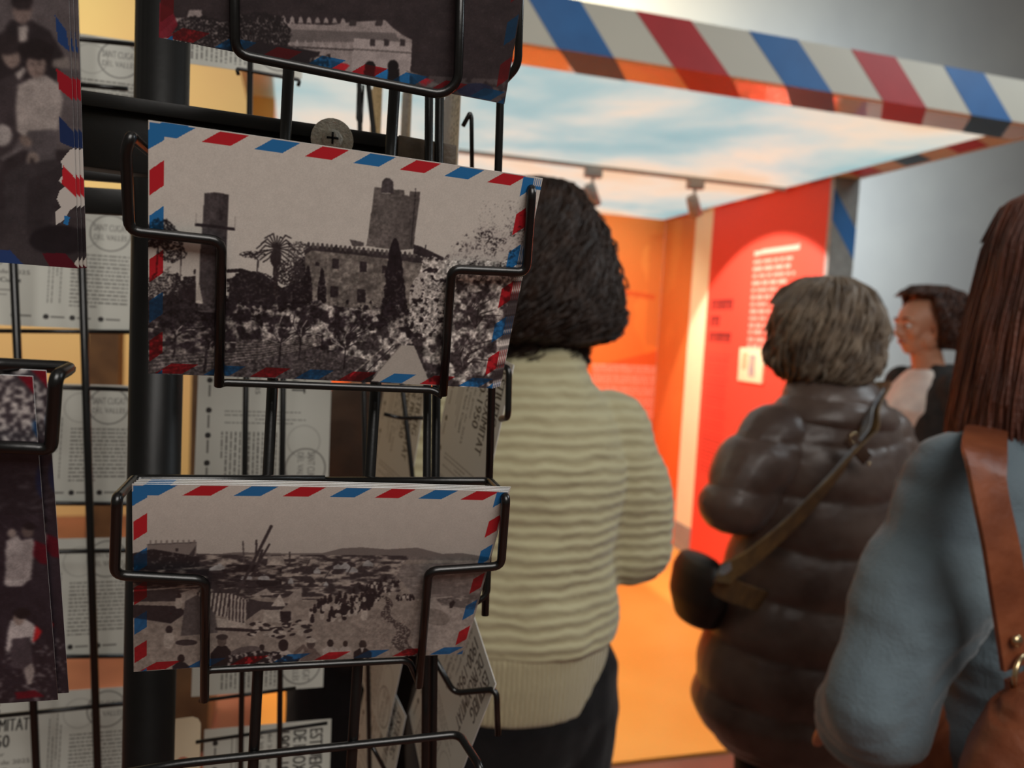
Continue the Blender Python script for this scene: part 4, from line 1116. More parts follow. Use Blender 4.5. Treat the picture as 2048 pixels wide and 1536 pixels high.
# leading edge of the right wall, clad in grey and blue
pe = at_y(1705, 450, Yp).x
box_obj('striped_post', (XR, Yp - .03, .0), (max(pe, XR + .12), Yp - .0005, ZC), M['skirting'], BT)
XP = max(pe, XR + .12)
for z0 in (at_y(1680, 395, Yp).z + .04, at_y(1680, 395, Yp).z - .62, at_y(1680, 395, Yp).z - 1.28):
    e = .031; v = [(XR, Yp - e, z0), (XR, Yp - e, z0 - .16), (XP, Yp - e, z0 - .36), (XP, Yp - e, z0 - .20)]
    mesh_obj('post_stripe', v + [(a, b2 + .0009, c) for a, b2, c in v], [(0, 1, 2, 3), (7, 6, 5, 4), (0, 4, 5, 1), (1, 5, 6, 2), (2, 6, 7, 3), (3, 7, 4, 0)], M['blue_stripe'], BT, False)
box_obj('left_wall', (XL - .09, 3.3, .0), (XL, YW - .001, ZC), M['orange_floor'], BT)
# framed cards on the red wall
def frame_on_red(p0, p1, name, label, cat, inner):
    y0, z0 = g(*p0); y1, z1 = g(*p1)
    fr = empty(name, (XR - .012, (y0 + y1) / 2, (z0 + z1) / 2), label, cat)
    a, b2 = sorted((y0, y1)); c, d = sorted((z0, z1))
    box_obj('board', (XR - .018, a, c), (XR - .001, b2, d), M['cream'], fr, .002)
    if inner: 
        box_obj('printed_figure', (XR - .0195, a + (b2 - a) * .30, c + (d - c) * .15), (XR - .0181, a + (b2 - a) * .55, c + (d - c) * .8), M['lilac'], fr)
        box_obj('printed_lines', (XR - .0195, a + (b2 - a) * .65, c + (d - c) * .35), (XR - .0181, a + (b2 - a) * .85, c + (d - c) * .85), M['tan_ink'], fr)
    return fr
M['lilac'] = mat('violet_ink', (150, 136, 156), .7, 0, ((190, 176, 150), 40))
M['tan_ink'] = mat('tan_ink', (200, 190, 150), .7, 0, ((176, 160, 120), 60))
frame_on_red((1485, 695), (1528, 768), 'mounted_postcard', 'cream board with a violet figure mounted on the red wall', 'display board', True)
frame_on_red((1537, 705), (1590, 736), 'info_plate', 'small white plate on the red wall, partly behind the grey-haired head', 'info plate', False)
# track spotlights
def spot(px, py, label):
    p = at_z(px, py, ZC - .016); t = empty('track_spotlight', (p.x, p.y + .0, ZC - .018), label, 'spotlight', 'spotlights on the ceiling rail')
    x, y, z = p.x, 3.8125, ZC - .018; t.location = (x, y, z)
    box_obj('adapter', (x - .045, y - .022, z - .045), (x + .045, y + .022, z - .0003), M['grey_metal'], t, .004)
    MB().loft([((x, y, z - .0455), (.008, 0, 0), (0, .008, 0)), ((x, y, z - .10), (.008, 0, 0), (0, .008, 0))], 12).build('stem', M['grey_metal'], t)
    d = norm(Vector((.5, .3, -.9))); a = d.orthogonal().normalized(); b2 = d.cross(a); c = Vector((x, y, z - .135))
    MB().loft([(c - d * .06, a * .022, b2 * .022), (c - d * .05, a * .032, b2 * .032), (c + d * .055, a * .036, b2 * .036), (c + d * .056, a * .03, b2 * .03), (c + d * .035, a * .026, b2 * .026)], 24).build('lamp_head', M['grey_metal'], t)
    return c, d
spot(1185, 338, 'grey spotlight on the ceiling rail, nearer the curly dark head')
spot(1388, 362, 'grey spotlight on the ceiling rail, nearer the red wall')

# ------------------------------------------------------------------ light
def area(name, loc, rot, size, power, col, sy=None, spread=None):
    l = bpy.data.lights.new(name, 'AREA'); l.energy = power; l.color = col; l.size = size
    if sy: l.shape = 'RECTANGLE'; l.size_y = sy
    if spread: l.spread = spread
    o = bpy.data.objects.new(name, l); o.location = loc; o.rotation_euler = rot; COL.objects.link(o); return o
def spotl(name, loc, target, power, col, ang=50, blend=.3, rad=.03):
    l = bpy.data.lights.new(name, 'SPOT'); l.energy = power; l.color = col; l.spot_size = R(ang); l.spot_blend = blend; l.shadow_soft_size = rad
    o = bpy.data.objects.new(name, l); o.location = loc
    o.rotation_euler = (Vector(target) - Vector(loc)).to_track_quat('-Z', 'Y').to_euler(); COL.objects.link(o); return o
w = bpy.data.worlds.new('world'); SC.world = w; w.use_nodes = True
bg = w.node_tree.nodes['Background']; bg.inputs[0].default_value = (*lin((214, 204, 190)), 1); bg.inputs[1].default_value = .16
area('fill_light_behind', (.4, -1.6, 3.2), (R(35), 0, 0), 1.6, 58, (1, .955, .90))  # added soft fill from behind the camera, not a known lamp
area('fill_light_right', (3.6, .8, 3.6), (R(5), R(25), 0), 1.2, 40, (.86, .95, 1))  # cool fill light put in on the right, no fixture known there
area('wall_fill_right', (4.4, 5.0, 2.9), (R(78), 0, 0), 2.2, 120, (.88, .97, 1.0))  # bluish area light added to brighten the grey back wall
area('wall_fill_left', (-2.2, 3.6, 3.6), (R(35), 0, 0), 2.0, 92, (1, .9, .68))  # warm light added to make the ochre wall bright, no source seen
spotl('ochre_glow', (2.2, 6.0, 4.3), tuple(at_y(1230, -30, 7.2)), 260, (1, .84, .56), 95, .8, .1)
for i, (x, y) in enumerate(((.6, 4.3), (1.6, 4.3))):
    spotl('back_wall_spot', (x, 3.75, ZC - .22), (x + .4, 5.3, 1.3), 80, (1, .86, .70), 84, .6)
spotl('red_wall_spot', (1.60, 3.85, ZC - .22), (2.64, 3.92, 1.28), 110, (1, .84, .74), 78, .12, .02)
spotl('booth_floor_fill', (1.5, 3.4, ZC - .2), (1.45, 3.4, 0), 95, (1, .9, .76), 110, .6)  # extra light added to brighten the booth, belongs to no fixture
vs = SC.view_settings; vs.view_transform = 'Standard'; vs.look = 'None'; vs.exposure = 0; vs.gamma = 1; vs.use_curve_mapping = False
SC.cycles.max_bounces = 6
SC.cycles.use_denoising = True
# ------------------------------------------------------------------ people
class Fig:
    """a standing figure; local frame x = its right hand side, y = the way it faces, z up; heights for 1.70 m scaled by s"""
    def __init__(s, base, yaw, height, label):
        s.base = Vector(base); s.k = height / 1.70; s.rot = Matrix.Rotation(R(yaw), 3, 'Z')
        s.root = empty('person', base, label, 'person')
    def w(s, p): return s.base + s.rot @ (Vector(p) * s.k)
    def loc(s, p): return s.rot.transposed() @ (Vector(p) - s.base) / s.k
    def v(s, p): return s.rot @ (Vector(p) * s.k)
    def rings(s, L, lean=(0, 0)):
        """(z, rx, ry, xc, yc)"""
        return [(s.w((x, y, z)), s.v((rx, 0, 0)), s.v((0, ry, 0))) for z, rx, ry, x, y in L]
    def ch(s, mb, pts): mb.chain([(s.w(p), r * s.k) for p, r in pts]); return mb
    def ell(s, mb, c, r, rx=0, rz=0):
        m = s.rot @ Matrix.Rotation(R(rz), 3, 'Z') @ Matrix.Rotation(R(rx), 3, 'X')
        mb.ell(s.w(c), [a * s.k for a in r], m); return mb

def hand(f, mb, wrist, dirv, palmn, side=1, curl=.5, grip=0):
    """palm, four fingers of unequal length bent at the knuckles, thumb from the side of the palm"""
    d = norm(dirv); n = norm(palmn); n = norm(n - d * n.dot(d)); sdir = d.cross(n) * side
    w = Vector(wrist)
    f.ch(mb, [(w - d * .03, .026), (w + d * .02, .026)])
    for t in (-.026, -.009, .009, .026):
        f.ch(mb, [(w + d * .01 + sdir * t * .7, .017), (w + d * .075 + sdir * t, .0125)])
    for t, L in ((-.030, .062), (-.010, .074), (.010, .070), (.029, .056)):
        p = w + d * .082 + sdir * t; a = curl
        q = p + (d * math.cos(a * .5) + n * math.sin(a * .5)) * L * .45
        r_ = q + (d * math.cos(a * 1.3) + n * math.sin(a * 1.3)) * L * .32
        e_ = r_ + (d * math.cos(a * 2.0) + n * math.sin(a * 2.0)) * L * .25
        f.ch(mb, [(p, .0092), (q, .0085), (r_, .0078), (e_, .0068)])
    p = w + d * .022 - sdir * .026
    q = p + (d * .6 - sdir * .65 + n * .35).normalized() * .036
    r_ = q + (d * .85 - sdir * .25 + n * .5).normalized() * .030
    f.ch(mb, [(p, .014), (q, .0105), (r_, .0085)])

def head(f, mb, c, pitch=0, turn=0, k=1.0):
    """skull, jaw, nose, brows, lips, ears; c = centre between the ears"""
    c = Vector(c); m = Matrix.Rotation(R(turn), 3, 'Z') @ Matrix.Rotation(R(pitch), 3, 'X')
    def P(p): return c + m @ (Vector(p) * k)
    def E(p, r, rx=0):
        mm = f.rot @ m @ Matrix.Rotation(R(rx), 3, 'X'); mb.ell(f.w(P(p)), [a * f.k * k for a in r], mm)
    E((0, -.012, .035), (.074, .094, .082)); E((0, .030, .020), (.064, .062, .080)); E((0, .034, -.045), (.052, .050, .058))
    E((0, .052, -.078), (.027, .026, .022)); E((0, .030, -.060), (.046, .044, .036), 15)
    for s in (-1, 1):
        E((s * .036, .060, -.020), (.024, .022, .026)); E((s * .030, .079, .026), (.026, .012, .010)); E((s * .077, -.006, -.012), (.009, .019, .032)); E((s * .055, .010, -.050), (.014, .03, .03))
    f.ch(mb, [(P((0, .086, .016)), .009 * k), (P((0, .102, -.016)), .0115 * k), (P((0, .097, -.024)), .013 * k)])
    for s in (-1, 1): f.ch(mb, [(P((s * .010, .090, -.025)), .0085 * k), (P((s * .004, .094, -.026)), .008 * k)])
    E((0, .083, -.046), (.024, .010, .0065)); E((0, .082, -.057), (.020, .010, .0075)); E((0, .076, -.036), (.02, .012, .012))
    return P, E, m

def face_bits(f, P, m, k=1.0):
    for s in (-1, 1):
        e = MB().ell(f.w(P((s * .031, .0765, .006))), [.0125 * f.k * k] * 3, n=8).build('eye', M['eye_white'], f.root)
        MB().ell(f.w(P((s * .031, .0862, .006))), [.0055 * f.k * k] * 3, n=6).build('iris', M['eye_dark'], e)
        pts = [f.w(P((s * x, y, z))) for x, y, z in ((.014, .0925, .030), (.03, .0935, .036), (.048, .082, .031))]
        MB().tube(pts, [.0028, .0036, .002], 6).build('eyebrow', f.hairm, f.root)
    MB().tube([f.w(P((x, y, -.0505))) for x, y in ((-.022, .083), (-.01, .0915), (0, .093), (.01, .0915), (.022, .083))], [.003, .005, .0055, .005, .003], 8).build('lips', M['lip'], f.root)

def hair_make(f, c, prof, m, n=900, rad=.0022, curl=.006, freq=9, face=55, face_t=.34, seed=1, noise=.06, squash=(1, 1), tilt=0, shift=None, tips=0, seg=16, clump=.012, vox_noise=.02):
    """hair as a shell plus many strands; prof = (radius across, height above c, y shift) from crown to tips"""
    rnd = np.random.default_rng(seed); c = Vector(c)
    ts = np.linspace(0, 1, len(prof)); pr = np.array(prof, float)
    def prf(t): return np.interp(t, ts, pr[:, 0]), np.interp(t, ts, pr[:, 1]), np.interp(t, ts, pr[:, 2])
    T = Matrix.Rotation(R(tilt), 3, 'X')
    _th = np.linspace(-math.pi, math.pi, 97); _t = np.linspace(0, 1.3, 40); TH, TT = np.meshgrid(_th, _t)
    NZ = 2 * fbm(np.cos(TH) * 3 + 7 + seed, np.sin(TH) * 3 + TT * 5 + 3, 3, seed) - 1
    def nzf(th, t):
        a = ((th + math.pi) / (2 * math.pi) % 1.0) * 96; b = min(t, 1.29) / 1.3 * 39; i = int(a); j = int(b); a -= i; b -= j
        return (NZ[j, i] * (1 - a) + NZ[j, i + 1] * a) * (1 - b) + (NZ[j + 1, i] * (1 - a) + NZ[j + 1, i + 1] * a) * b
    def pos(th, t, k=1.0):
        a, z, ys = prf(t)
        nz = 1 + noise * nzf(th, t)
        a = a * k * nz
        q = T @ Vector((a * math.sin(th) * squash[0], -a * math.cos(th) * squash[1] + ys, z))
        if shift: q = q + Vector(shift(th, t))
        return c + q
    # th = 0 is the back of the head; the face lies at th = pi
    v = []; fc = []; NT, NH = 40, 20
    for j in range(NH + 1):
        t = j / NH
        for i in range(NT):
            th = 2 * math.pi * i / NT - math.pi
            dface = (math.pi - abs(th)); open_ = 1.0
            if t > face_t and dface < R(face): open_ = .5 + .3 * (dface / R(face)) ** 4
            v.append(f.w(pos(th, t, .95 * open_)))
    for j in range(NH):
        for i in range(NT):
            fc.append((j * NT + i, (j + 1) * NT + i, (j + 1) * NT + (i + 1) % NT, j * NT + (i + 1) % NT))
    fc.append(tuple(NH * NT + i for i in range(NT))); fc.append(tuple(range(NT - 1, -1, -1)))
    mb = MB().add(v, fc); sf = 4
    V = []; Fc = []; off = len(mb.v)
    for s in range(n):
        th0 = rnd.uniform(-math.pi, math.pi); df = math.pi - abs(th0)
        t0 = abs(rnd.normal(0, .22)) if s % 3 else rnd.uniform(.0, .75)
        t0 = min(t0, .85)
        t1 = min(1.0, t0 + rnd.uniform(.35, 1.0)) + (rnd.uniform(0, tips) if t0 < .8 else 0)
        if df < R(face): t1 = min(t1, face_t)
        if t1 - t0 < .08: continue
        ph = rnd.uniform(0, 6.28); cl = round(th0 / clump) * clump; fr = freq * rnd.uniform(.8, 1.25); amp = curl * rnd.uniform(.5, 1.6)
        pts = []
        for i in range(seg + 1):
            t = t0 + (t1 - t0) * i / seg; u_ = i / seg
            th = th0 + (cl - th0) * u_ * .8
            p = pos(th, min(t, 1.0), 1.0 + .02 * math.sin(ph + t * 3))
            if t > 1: p = p + Vector((0, 0, -(t - 1) * .16))
            rad_d = Vector((math.sin(th), -math.cos(th), 0)); tan_d = Vector((math.cos(th), math.sin(th), 0))
            p = p + rad_d * amp * math.sin(fr * t * 6.28 + ph) * (.3 + u_) + tan_d * amp * math.cos(fr * t * 6.28 + ph) * (.3 + u_)
            pts.append(f.w(p))
        r0 = rad * rnd.uniform(.7, 1.3) * f.k
        mb.tube(pts, [r0 * (.6 + .6 * math.sin(math.pi * (.15 + .75 * i / seg))) if i < seg else r0 * .2 for i in range(seg + 1)], sf)
    return mb.build('hair', m, f.root)

def body(f, arms, hc, pitch=0, turn=0, face=True, hands=None, hipx=0):
    """one continuous body; arms = ((shoulder, elbow, wrist), (…)); hc = head centre"""
    mb = MB(); hc = Vector(hc)
    mb.loft(f.rings([(.80, .150, .10, 0, 0), (.90, .165, .115, 0, -.01), (.98, .150, .105, 0, 0), (1.07, .125, .09, 0, 0), (1.18, .130, .09, 0, 0), (1.27, .138, .095, 0, .005), (1.335, .130, .085, 0, 0), (1.38, .095, .062, 0, -.005), (1.42, .07, .055, 0, -.005)]), 24)
    f.ch(mb, [((0, -.01, 1.38), .058), (hc + Vector((0, -.012, -.075)), .052)])
    f.ch(mb, [((-.12, 0, 1.325), .045), ((.12, 0, 1.325), .045)])
    for s in (-1, 1):
        f.ell(mb, (s * .075, .085, 1.25), (.055, .04, .055))
        f.ch(mb, [((s * .085, -.005, .86), .092), ((s * .092, .012, .47), .056), ((s * .095, -.012, .34), .054), ((s * .098, -.02, .09), .036)])
        f.ch(mb, [((s * .098, -.045, .045), .032), ((s * .11, .12, .03), .026)])
    for i, (sh, el, wr) in enumerate(arms):
        sh, el, wr = Vector(sh), Vector(el), Vector(wr)
        f.ch(mb, [(sh, .050), (sh.lerp(el, .5), .042), (el, .036), (el.lerp(wr, .35), .036), (wr, .025)])
        d, n, cu = (hands[i] if hands else ((wr - el), Vector((0, 0, -1)) if abs((wr - el).normalized().z) < .7 else Vector((-sh.x, 0, 0)), .5))
        hand(f, mb, wr, d, n, 1 if sh.x > 0 else -1, cu)
    P, E, m = head(f, mb, hc, pitch, turn)
    b = voxel('body', mb, M['skin'], f.root, .0058, 3)
    face_bits(f, P, m)
    return P
def legs_cloth(f, m, top=.93, flare=1.0):
    mb = MB()
    mb.loft(f.rings([(.78, .150, .118, 0, 0), (.86, .180, .128, 0, -.01), (.93, .178, .125, 0, -.01), (top + .06, .165, .115, 0, 0)]), 24)
    for s in (-1, 1):
        f.ch(mb, [((s * .088, -.006, .84), .102), ((s * .094, .012, .47), .072 * flare), ((s * .097, -.008, .32), .068 * flare), ((s * .099, -.015, .10), .058 * flare)])
    def dsp(co, no):
        z = co[:, 2]; a = (fbm(co[:, 0] * 14, z * 9 + co[:, 1] * 12, 3, 3) - .5) * .012
        return no * a[:, None]
    voxel('trousers', mb, m, f.root, .009, 3, dsp)
    for s in (-1, 1):
        mb = MB(); f.ch(mb, [((s * .100, -.055, .05), .045), ((s * .112, .09, .042), .040), ((s * .115, .15, .036), .032)])
        sh = MB(); base = f.w((s * .10, .04, .0)); 
        mb.loft([(f.w((s * .106, .04, .004)), f.v((.042, 0, 0)), f.v((0, .125, 0))), (f.w((s * .106, .04, .03)), f.v((.044, 0, 0)), f.v((0, .128, 0)))], 20)
        voxel('shoe', mb, M['shoe'], f.root, .006, 3, lambda co, no: np.stack([co[:, 0] * 0, co[:, 1] * 0, np.where(co[:, 2] < .004, .004 - co[:, 2], 0)], -1))

def knit_mat(name, col, col2, scale, axis='Z', dist=.006, rough=.9):
    """knitted rows: colour and relief follow bands, broken up by noise"""
    m, nt, b, out = new_mat(name); b.inputs['Roughness'].default_value = rough; b.inputs['Sheen Weight'].default_value = .25
    b.inputs['Specular IOR Level'].default_value = .15
    tc = nt.nodes.new('ShaderNodeTexCoord'); w_ = nt.nodes.new('ShaderNodeTexWave'); w_.bands_direction = axis; w_.inputs['Scale'].default_value = scale
    w_.inputs['Distortion'].default_value = 2.4; w_.inputs['Detail'].default_value = 2; w_.inputs['Detail Scale'].default_value = 1.2
    nz = nt.nodes.new('ShaderNodeTexNoise'); nz.inputs['Scale'].default_value = 220; mx = nt.nodes.new('ShaderNodeMix'); mx.inputs[0].default_value = .25
    nt.links.new(tc.outputs['Object'], w_.inputs['Vector']); nt.links.new(tc.outputs['Object'], nz.inputs['Vector'])
    nt.links.new(w_.outputs['Fac'], mx.inputs[2]); nt.links.new(nz.outputs[0], mx.inputs[3])
    rp = nt.nodes.new('ShaderNodeValToRGB'); rp.color_ramp.elements[0].color = (*lin(col2), 1); rp.color_ramp.elements[1].color = (*lin(col), 1)
    rp.color_ramp.elements[0].position = .1; rp.color_ramp.elements[1].position = .6
    nt.links.new(mx.outputs[0], rp.inputs[0]); nt.links.new(rp.outputs[0], b.inputs['Base Color'])
    bp = nt.nodes.new('ShaderNodeBump'); bp.inputs['Strength'].default_value = 1; bp.inputs['Distance'].default_value = dist
    nt.links.new(mx.outputs[0], bp.inputs['Height']); nt.links.new(bp.outputs[0], b.inputs['Normal'])
    return m
M['knit'] = knit_mat('cream_knit', (190, 184, 150), (172, 163, 130), 16, 'Z', .0032)
M['rib'] = knit_mat('cream_rib', (184, 174, 142), (168, 157, 124), 40, 'X', .003)
M['knit_blue'] = mat('blue_grey_fine_knit', (112, 128, 136), .85, 0, ((98, 113, 122), 12), .35, 240, .2, .3)
M['knit_blue_rib'] = knit_mat('blue_grey_rib', (142, 160, 170), (92, 108, 120), 17, 'DIAGONAL', .006)

# --- woman with curly dark bob and cream jumper, seen from behind
A = Fig((.392, 1.235, 0), 2, 1.705, 'person with dark curly bob in a cream ribbed jumper, back turned, nearest the rack')
A.hairm = M['hair_black']
elR = A.loc(at_d(1302, 1085, 1.26)); elR = Vector((elR.x, -.02, elR.z))
print('A elbow', elR)
armR = ((.140, 0, 1.335), (.190, -.02, 1.115), (.075, .20, 1.10)); armL = ((-.140, 0, 1.335), (-.190, -.02, 1.115), (-.06, .21, 1.12))
body(A, (armR, armL), (0, .045, 1.575), -12, 0)
legs_cloth(A, M['trousers'], .90)
def knit_disp(seed, amp=.010, row=.0):
    def d(co, no):
        a = (fbm(co[:, 0] * 9 + seed, co[:, 2] * 9 + co[:, 1] * 5, 3, seed) - .5) * amp * 2
        b_ = row * np.sin(co[:, 2] * 2 * math.pi / .0195 + 4 * fbm(co[:, 0] * 5, co[:, 2] * 4, 2, 5)) if row else 0
        return no * (a + b_)[:, None]
    return d
mb = MB()
mb.loft(A.rings([(.975, .160, .135, -.01, -.01), (.995, .172, .148, -.01, -.01), (1.05, .168, .146, -.01, -.01), (1.12, .165, .138, -.005, -.005), (1.20, .172, .136, 0, 0), (1.28, .176, .132, 0, 0), (1.34, .160, .115, 0, 0), (1.385, .128, .095, 0, 0), (1.42, .095, .078, 0, 0), (1.45, .075, .068, 0, .0), (1.46, .068, .062, 0, 0)]), 32)
for (sh, el, wr) in (armR, armL):
    sh, el, wr = map(Vector, (sh, el, wr))
    A.ch(mb, [(sh + Vector((0, 0, -.015)), .078), (sh.lerp(el, .5) + Vector((.012 * (1 if sh.x > 0 else -1), 0, 0)), .078), (el + Vector((0, 0, .012)), .075), (el.lerp(wr, .3), .066), (el.lerp(wr, .8), .045)])
voxel('jumper', mb, M['knit'], A.root, .0065, 3, knit_disp(3, .012, .0008))
mb = MB(); mb.loft(A.rings([(.875, .158, .130, -.012, -.01), (.90, .160, .134, -.012, -.01), (.94, .162, .138, -.012, -.01), (.985, .164, .138, -.01, -.01), (1.0, .155, .128, -.01, -.01)]), 40)
voxel('hem_rib', mb, M['rib'], A.root, .006, 2)
mb = MB(); mb.loft(A.rings([(1.43, .085, .074, 0, 0), (1.455, .070, .064, 0, .002), (1.472, .062, .058, 0, .004), (1.476, .052, .05, 0, .004)]), 28); voxel('collar', mb, M['rib'], A.root, .005, 2)
hair_make(A, (0, .03, 1.60), [(.0, .152, 0), (.055, .140, 0), (.094, .100, 0), (.116, .06, 0), (.130, .01, 0), (.142, -.045, 0), (.144, -.085, .0), (.122, -.118, 0), (.085, -.130, .0)], M['hair_black'], 3200, .0014, .012, 4, 52, .36, 3, .17, (1.02, .92), 0, tips=.25, clump=.09)

# --- woman with short grey wavy hair and brown puffer coat
B = Fig((1.19, 1.49, 0), 6, 1.65, 'person with short wavy grey hair in a brown quilted puffer coat, facing the red wall')
B.hairm = M['hair_grey']
bl = B.loc(at_d(1395, 965, 1.72)); print('B elbow', bl)
armL = ((-.155, 0, 1.335), (-.275, -.02, 1.195), (-.06, .215, 1.12)); armR = ((.155, 0, 1.335), (.23, -.01, 1.12), (.08, .21, 1.02))
body(B, (armR, armL), (-.01, .04, 1.575), -8, 12)
legs_cloth(B, M['trousers'], .88, 1.05)
mb = MB()
mb.loft(B.rings([(.60, .205, .175, -.03, -.01), (.64, .245, .20, -.03, -.01), (.70, .275, .205, -.03, -.01), (.80, .270, .20, -.025, -.01), (.90, .255, .19, -.02, -.01), (1.02, .232, .175, -.01, -.01), (1.13, .212, .165, 0, -.01), (1.24, .205, .158, 0, -.005), (1.33, .195, .135, 0, -.005), (1.39, .15, .105, 0, 0), (1.42, .10, .085, 0, 0)]), 36)
for (sh, el, wr) in (armR, armL):
    sh, el, wr = map(Vector, (sh, el, wr))
    B.ch(mb, [(sh + Vector((0, 0, -.02)), .088), (sh.lerp(el, .5), .088), (el + Vector((0, 0, -.01)), .076), (el.lerp(wr, .35), .070), (el.lerp(wr, .92), .058)])
def quilt(T, amp, z0, seed):
    def d(co, no):
        z = co[:, 2] + .010 * np.sin(co[:, 0] * 9 + seed) + .012 * (fbm(co[:, 0] * 5, co[:, 1] * 5 + co[:, 2] * 2, 3, seed) - .5)
        ph = np.abs(np.sin(math.pi * (z - z0) / T)) ** .55
        wr = (fbm(co[:, 0] * 22, co[:, 2] * 34 + co[:, 1] * 20, 3, seed + 1) - .5) * .010
        return no * (amp * (ph - .6) + wr * (1.2 - ph))[:, None]
    return d
voxel('puffer_coat', mb, M['puffer'], B.root, .007, 2, quilt(.115, .011, .03, 4))
mb = MB(); mb.loft(B.rings([(1.345, .165, .115, 0, -.01), (1.375, .162, .122, 0, -.012), (1.405, .140, .115, 0, -.01), (1.435, .115, .10, 0, 0), (1.458, .098, .088, 0, .005), (1.462, .07, .07, 0, .005)]), 36)
voxel('coat_collar', mb, M['puffer'], B.root, .006, 2, quilt(.06, .007, .0, 9))
hair_make(B, (-.01, .028, 1.585), [(.0, .118, 0), (.05, .115, 0), (.092, .090, 0), (.114, .045, 0), (.120, 0, 0), (.120, -.045, 0), (.112, -.085, -.004), (.092, -.118, -.01), (.070, -.130, -.012)], M['hair_grey'], 900, .0040, .014, 1.5, 55, .36, 9, .20, (1.0, .95), 0, tips=.08)

# --- person seen in profile at the right, white top and black cardigan
Cp = Fig((2.28, 2.33, 0), 80, 1.71, 'person in profile with short brown hair, white top and black cardigan')
Cp.hairm = M['hair_brown']
armR = ((.16, 0, 1.36), (.22, -.04, 1.10), (.20, .10, .90)); armL = ((-.16, 0, 1.36), (-.22, -.02, 1.10), (-.19, .12, .90))
body(Cp, (armR, armL), (0, .04, 1.575), -5, 0)
legs_cloth(Cp, M['trousers'], .90)
mb = MB()
mb.loft(Cp.rings([(.86, .175, .140, 0, 0), (.98, .168, .135, 0, 0), (1.07, .150, .12, 0, 0), (1.18, .155, .13, 0, .01), (1.27, .165, .145, 0, .015), (1.34, .160, .115, 0, .0), (1.39, .12, .08, 0, 0), (1.415, .082, .066, 0, 0)]), 30)
voxel('white_top', mb, M['white_top'], Cp.root, .007, 3, knit_disp(8, .008))
mb = MB()
for s in (-1, 1):
    mb.loft([(Cp.w((s * a, y, z)), Cp.v((rx, 0, 0)), Cp.v((0, ry, 0))) for z, a, rx, ry, y in ((.78, .13, .085, .15, -.01), (.95, .12, .085, .145, -.01), (1.10, .105, .085, .135, -.015), (1.25, .11, .085, .13, -.02), (1.34, .10, .09, .10, -.02), (1.40, .07, .06, .07, -.02), (1.44, .055, .03, .05, -.025))], 24)
mb.loft([(Cp.w((0, -.05, z)), Cp.v((rx, 0, 0)), Cp.v((0, .10, 0))) for z, rx in ((.78, .19), (1.0, .18), (1.15, .17), (1.3, .17), (1.39, .10), (1.44, .06))], 24)
for (sh, el, wr) in (armR, armL):
    sh, el, wr = map(Vector, (sh, el, wr)); Cp.ch(mb, [(sh, .066), (sh.lerp(el, .5), .062), (el, .056), (el.lerp(wr, .9), .042)])
voxel('cardigan', mb, M['dark_cardigan'], Cp.root, .0075, 3, knit_disp(5, .008))
hair_make(Cp, (0, .015, 1.60), [(.0, .128, .02), (.06, .124, .015), (.104, .096, .0), (.126, .055, -.012), (.132, .005, -.025), (.124, -.04, -.035), (.100, -.075, -.04), (.070, -.095, -.045)], M['hair_brown'], 1100, .0026, .010, 4, 62, .33, 5, .14, (.88, 1.0), 0, tips=.08)

# --- near woman at the right edge
D = Fig((.922, .697, 0), -4, 1.705, 'person with long auburn hair and blue-grey jumper at the right edge of the photo')
D.hairm = M['hair_auburn']
dl = D.loc(at_d(1690, 1390, .86)); print('D elbow', dl)
armL = ((-.158, 0, 1.342), (-.282, -.03, 1.09), (-.150, .15, .965)); armR = ((.145, 0, 1.33), (.215, -.02, 1.10), (.19, .12, .92))
body(D, (armR, armL), (0, .04, 1.575), -6, 0)
legs_cloth(D, M['trousers'], .90)
mb = MB()
mb.loft(D.rings([(.84, .150, .125, .0, 0), (.90, .155, .135, .0, 0), (1.0, .148, .130, .0, 0), (1.10, .142, .122, 0, 0), (1.20, .150, .120, 0, 0), (1.29, .170, .122, -.006, 0), (1.355, .165, .11, -.008, 0), (1.405, .125, .085, 0, 0), (1.43, .085, .070, 0, 0), (1.45, .07, .062, 0, 0)]), 32)
for (sh, el, wr) in (armR, armL):
    sh, el, wr = map(Vector, (sh, el, wr)); q = 1 if sh.x > 0 else -1
    D.ch(mb, [(sh + Vector((0, 0, -.012)), .074), (sh.lerp(el, .45), .069), (el + Vector((-.004 * q, 0, .01)), .058), (el.lerp(wr, .35), .056), (el.lerp(wr, .85), .040)])
def folds(co, no):
    a = (fbm(co[:, 0] * 10 + co[:, 2] * 7, co[:, 2] * 16 - co[:, 0] * 12, 3, 21) - .5) * .030
    b_ = .0022 * np.sin((co[:, 0] * .95 + co[:, 2] * .34) * 2 * math.pi / .0145) * np.exp(-((co[:, 0] - .765) / .05) ** 2 - ((co[:, 2] - 1.25) / .09) ** 2)
    return no * (a + b_)[:, None]
voxel('jumper', mb, M['knit_blue'], D.root, .0055, 4, folds)
mb = MB(); mb.loft(D.rings([(1.42, .085, .072, 0, 0), (1.445, .068, .062, 0, .002), (1.458, .060, .056, 0, .004)]), 28); voxel('collar', mb, M['knit_blue'], D.root, .005, 2)
hair_make(D, (0, .03, 1.60), [(.0, .105, 0), (.05, .102, 0), (.088, .080, 0), (.106, .03, 0), (.114, -.03, 0), (.124, -.09, -.004), (.134, -.15, -.010), (.140, -.20, -.016), (.138, -.245, -.02)], M['hair_auburn'], 2600, .0011, .0035, 1.0, 50, .36, 11, .07, (1.0, .92), 0, tips=.16, clump=.05)

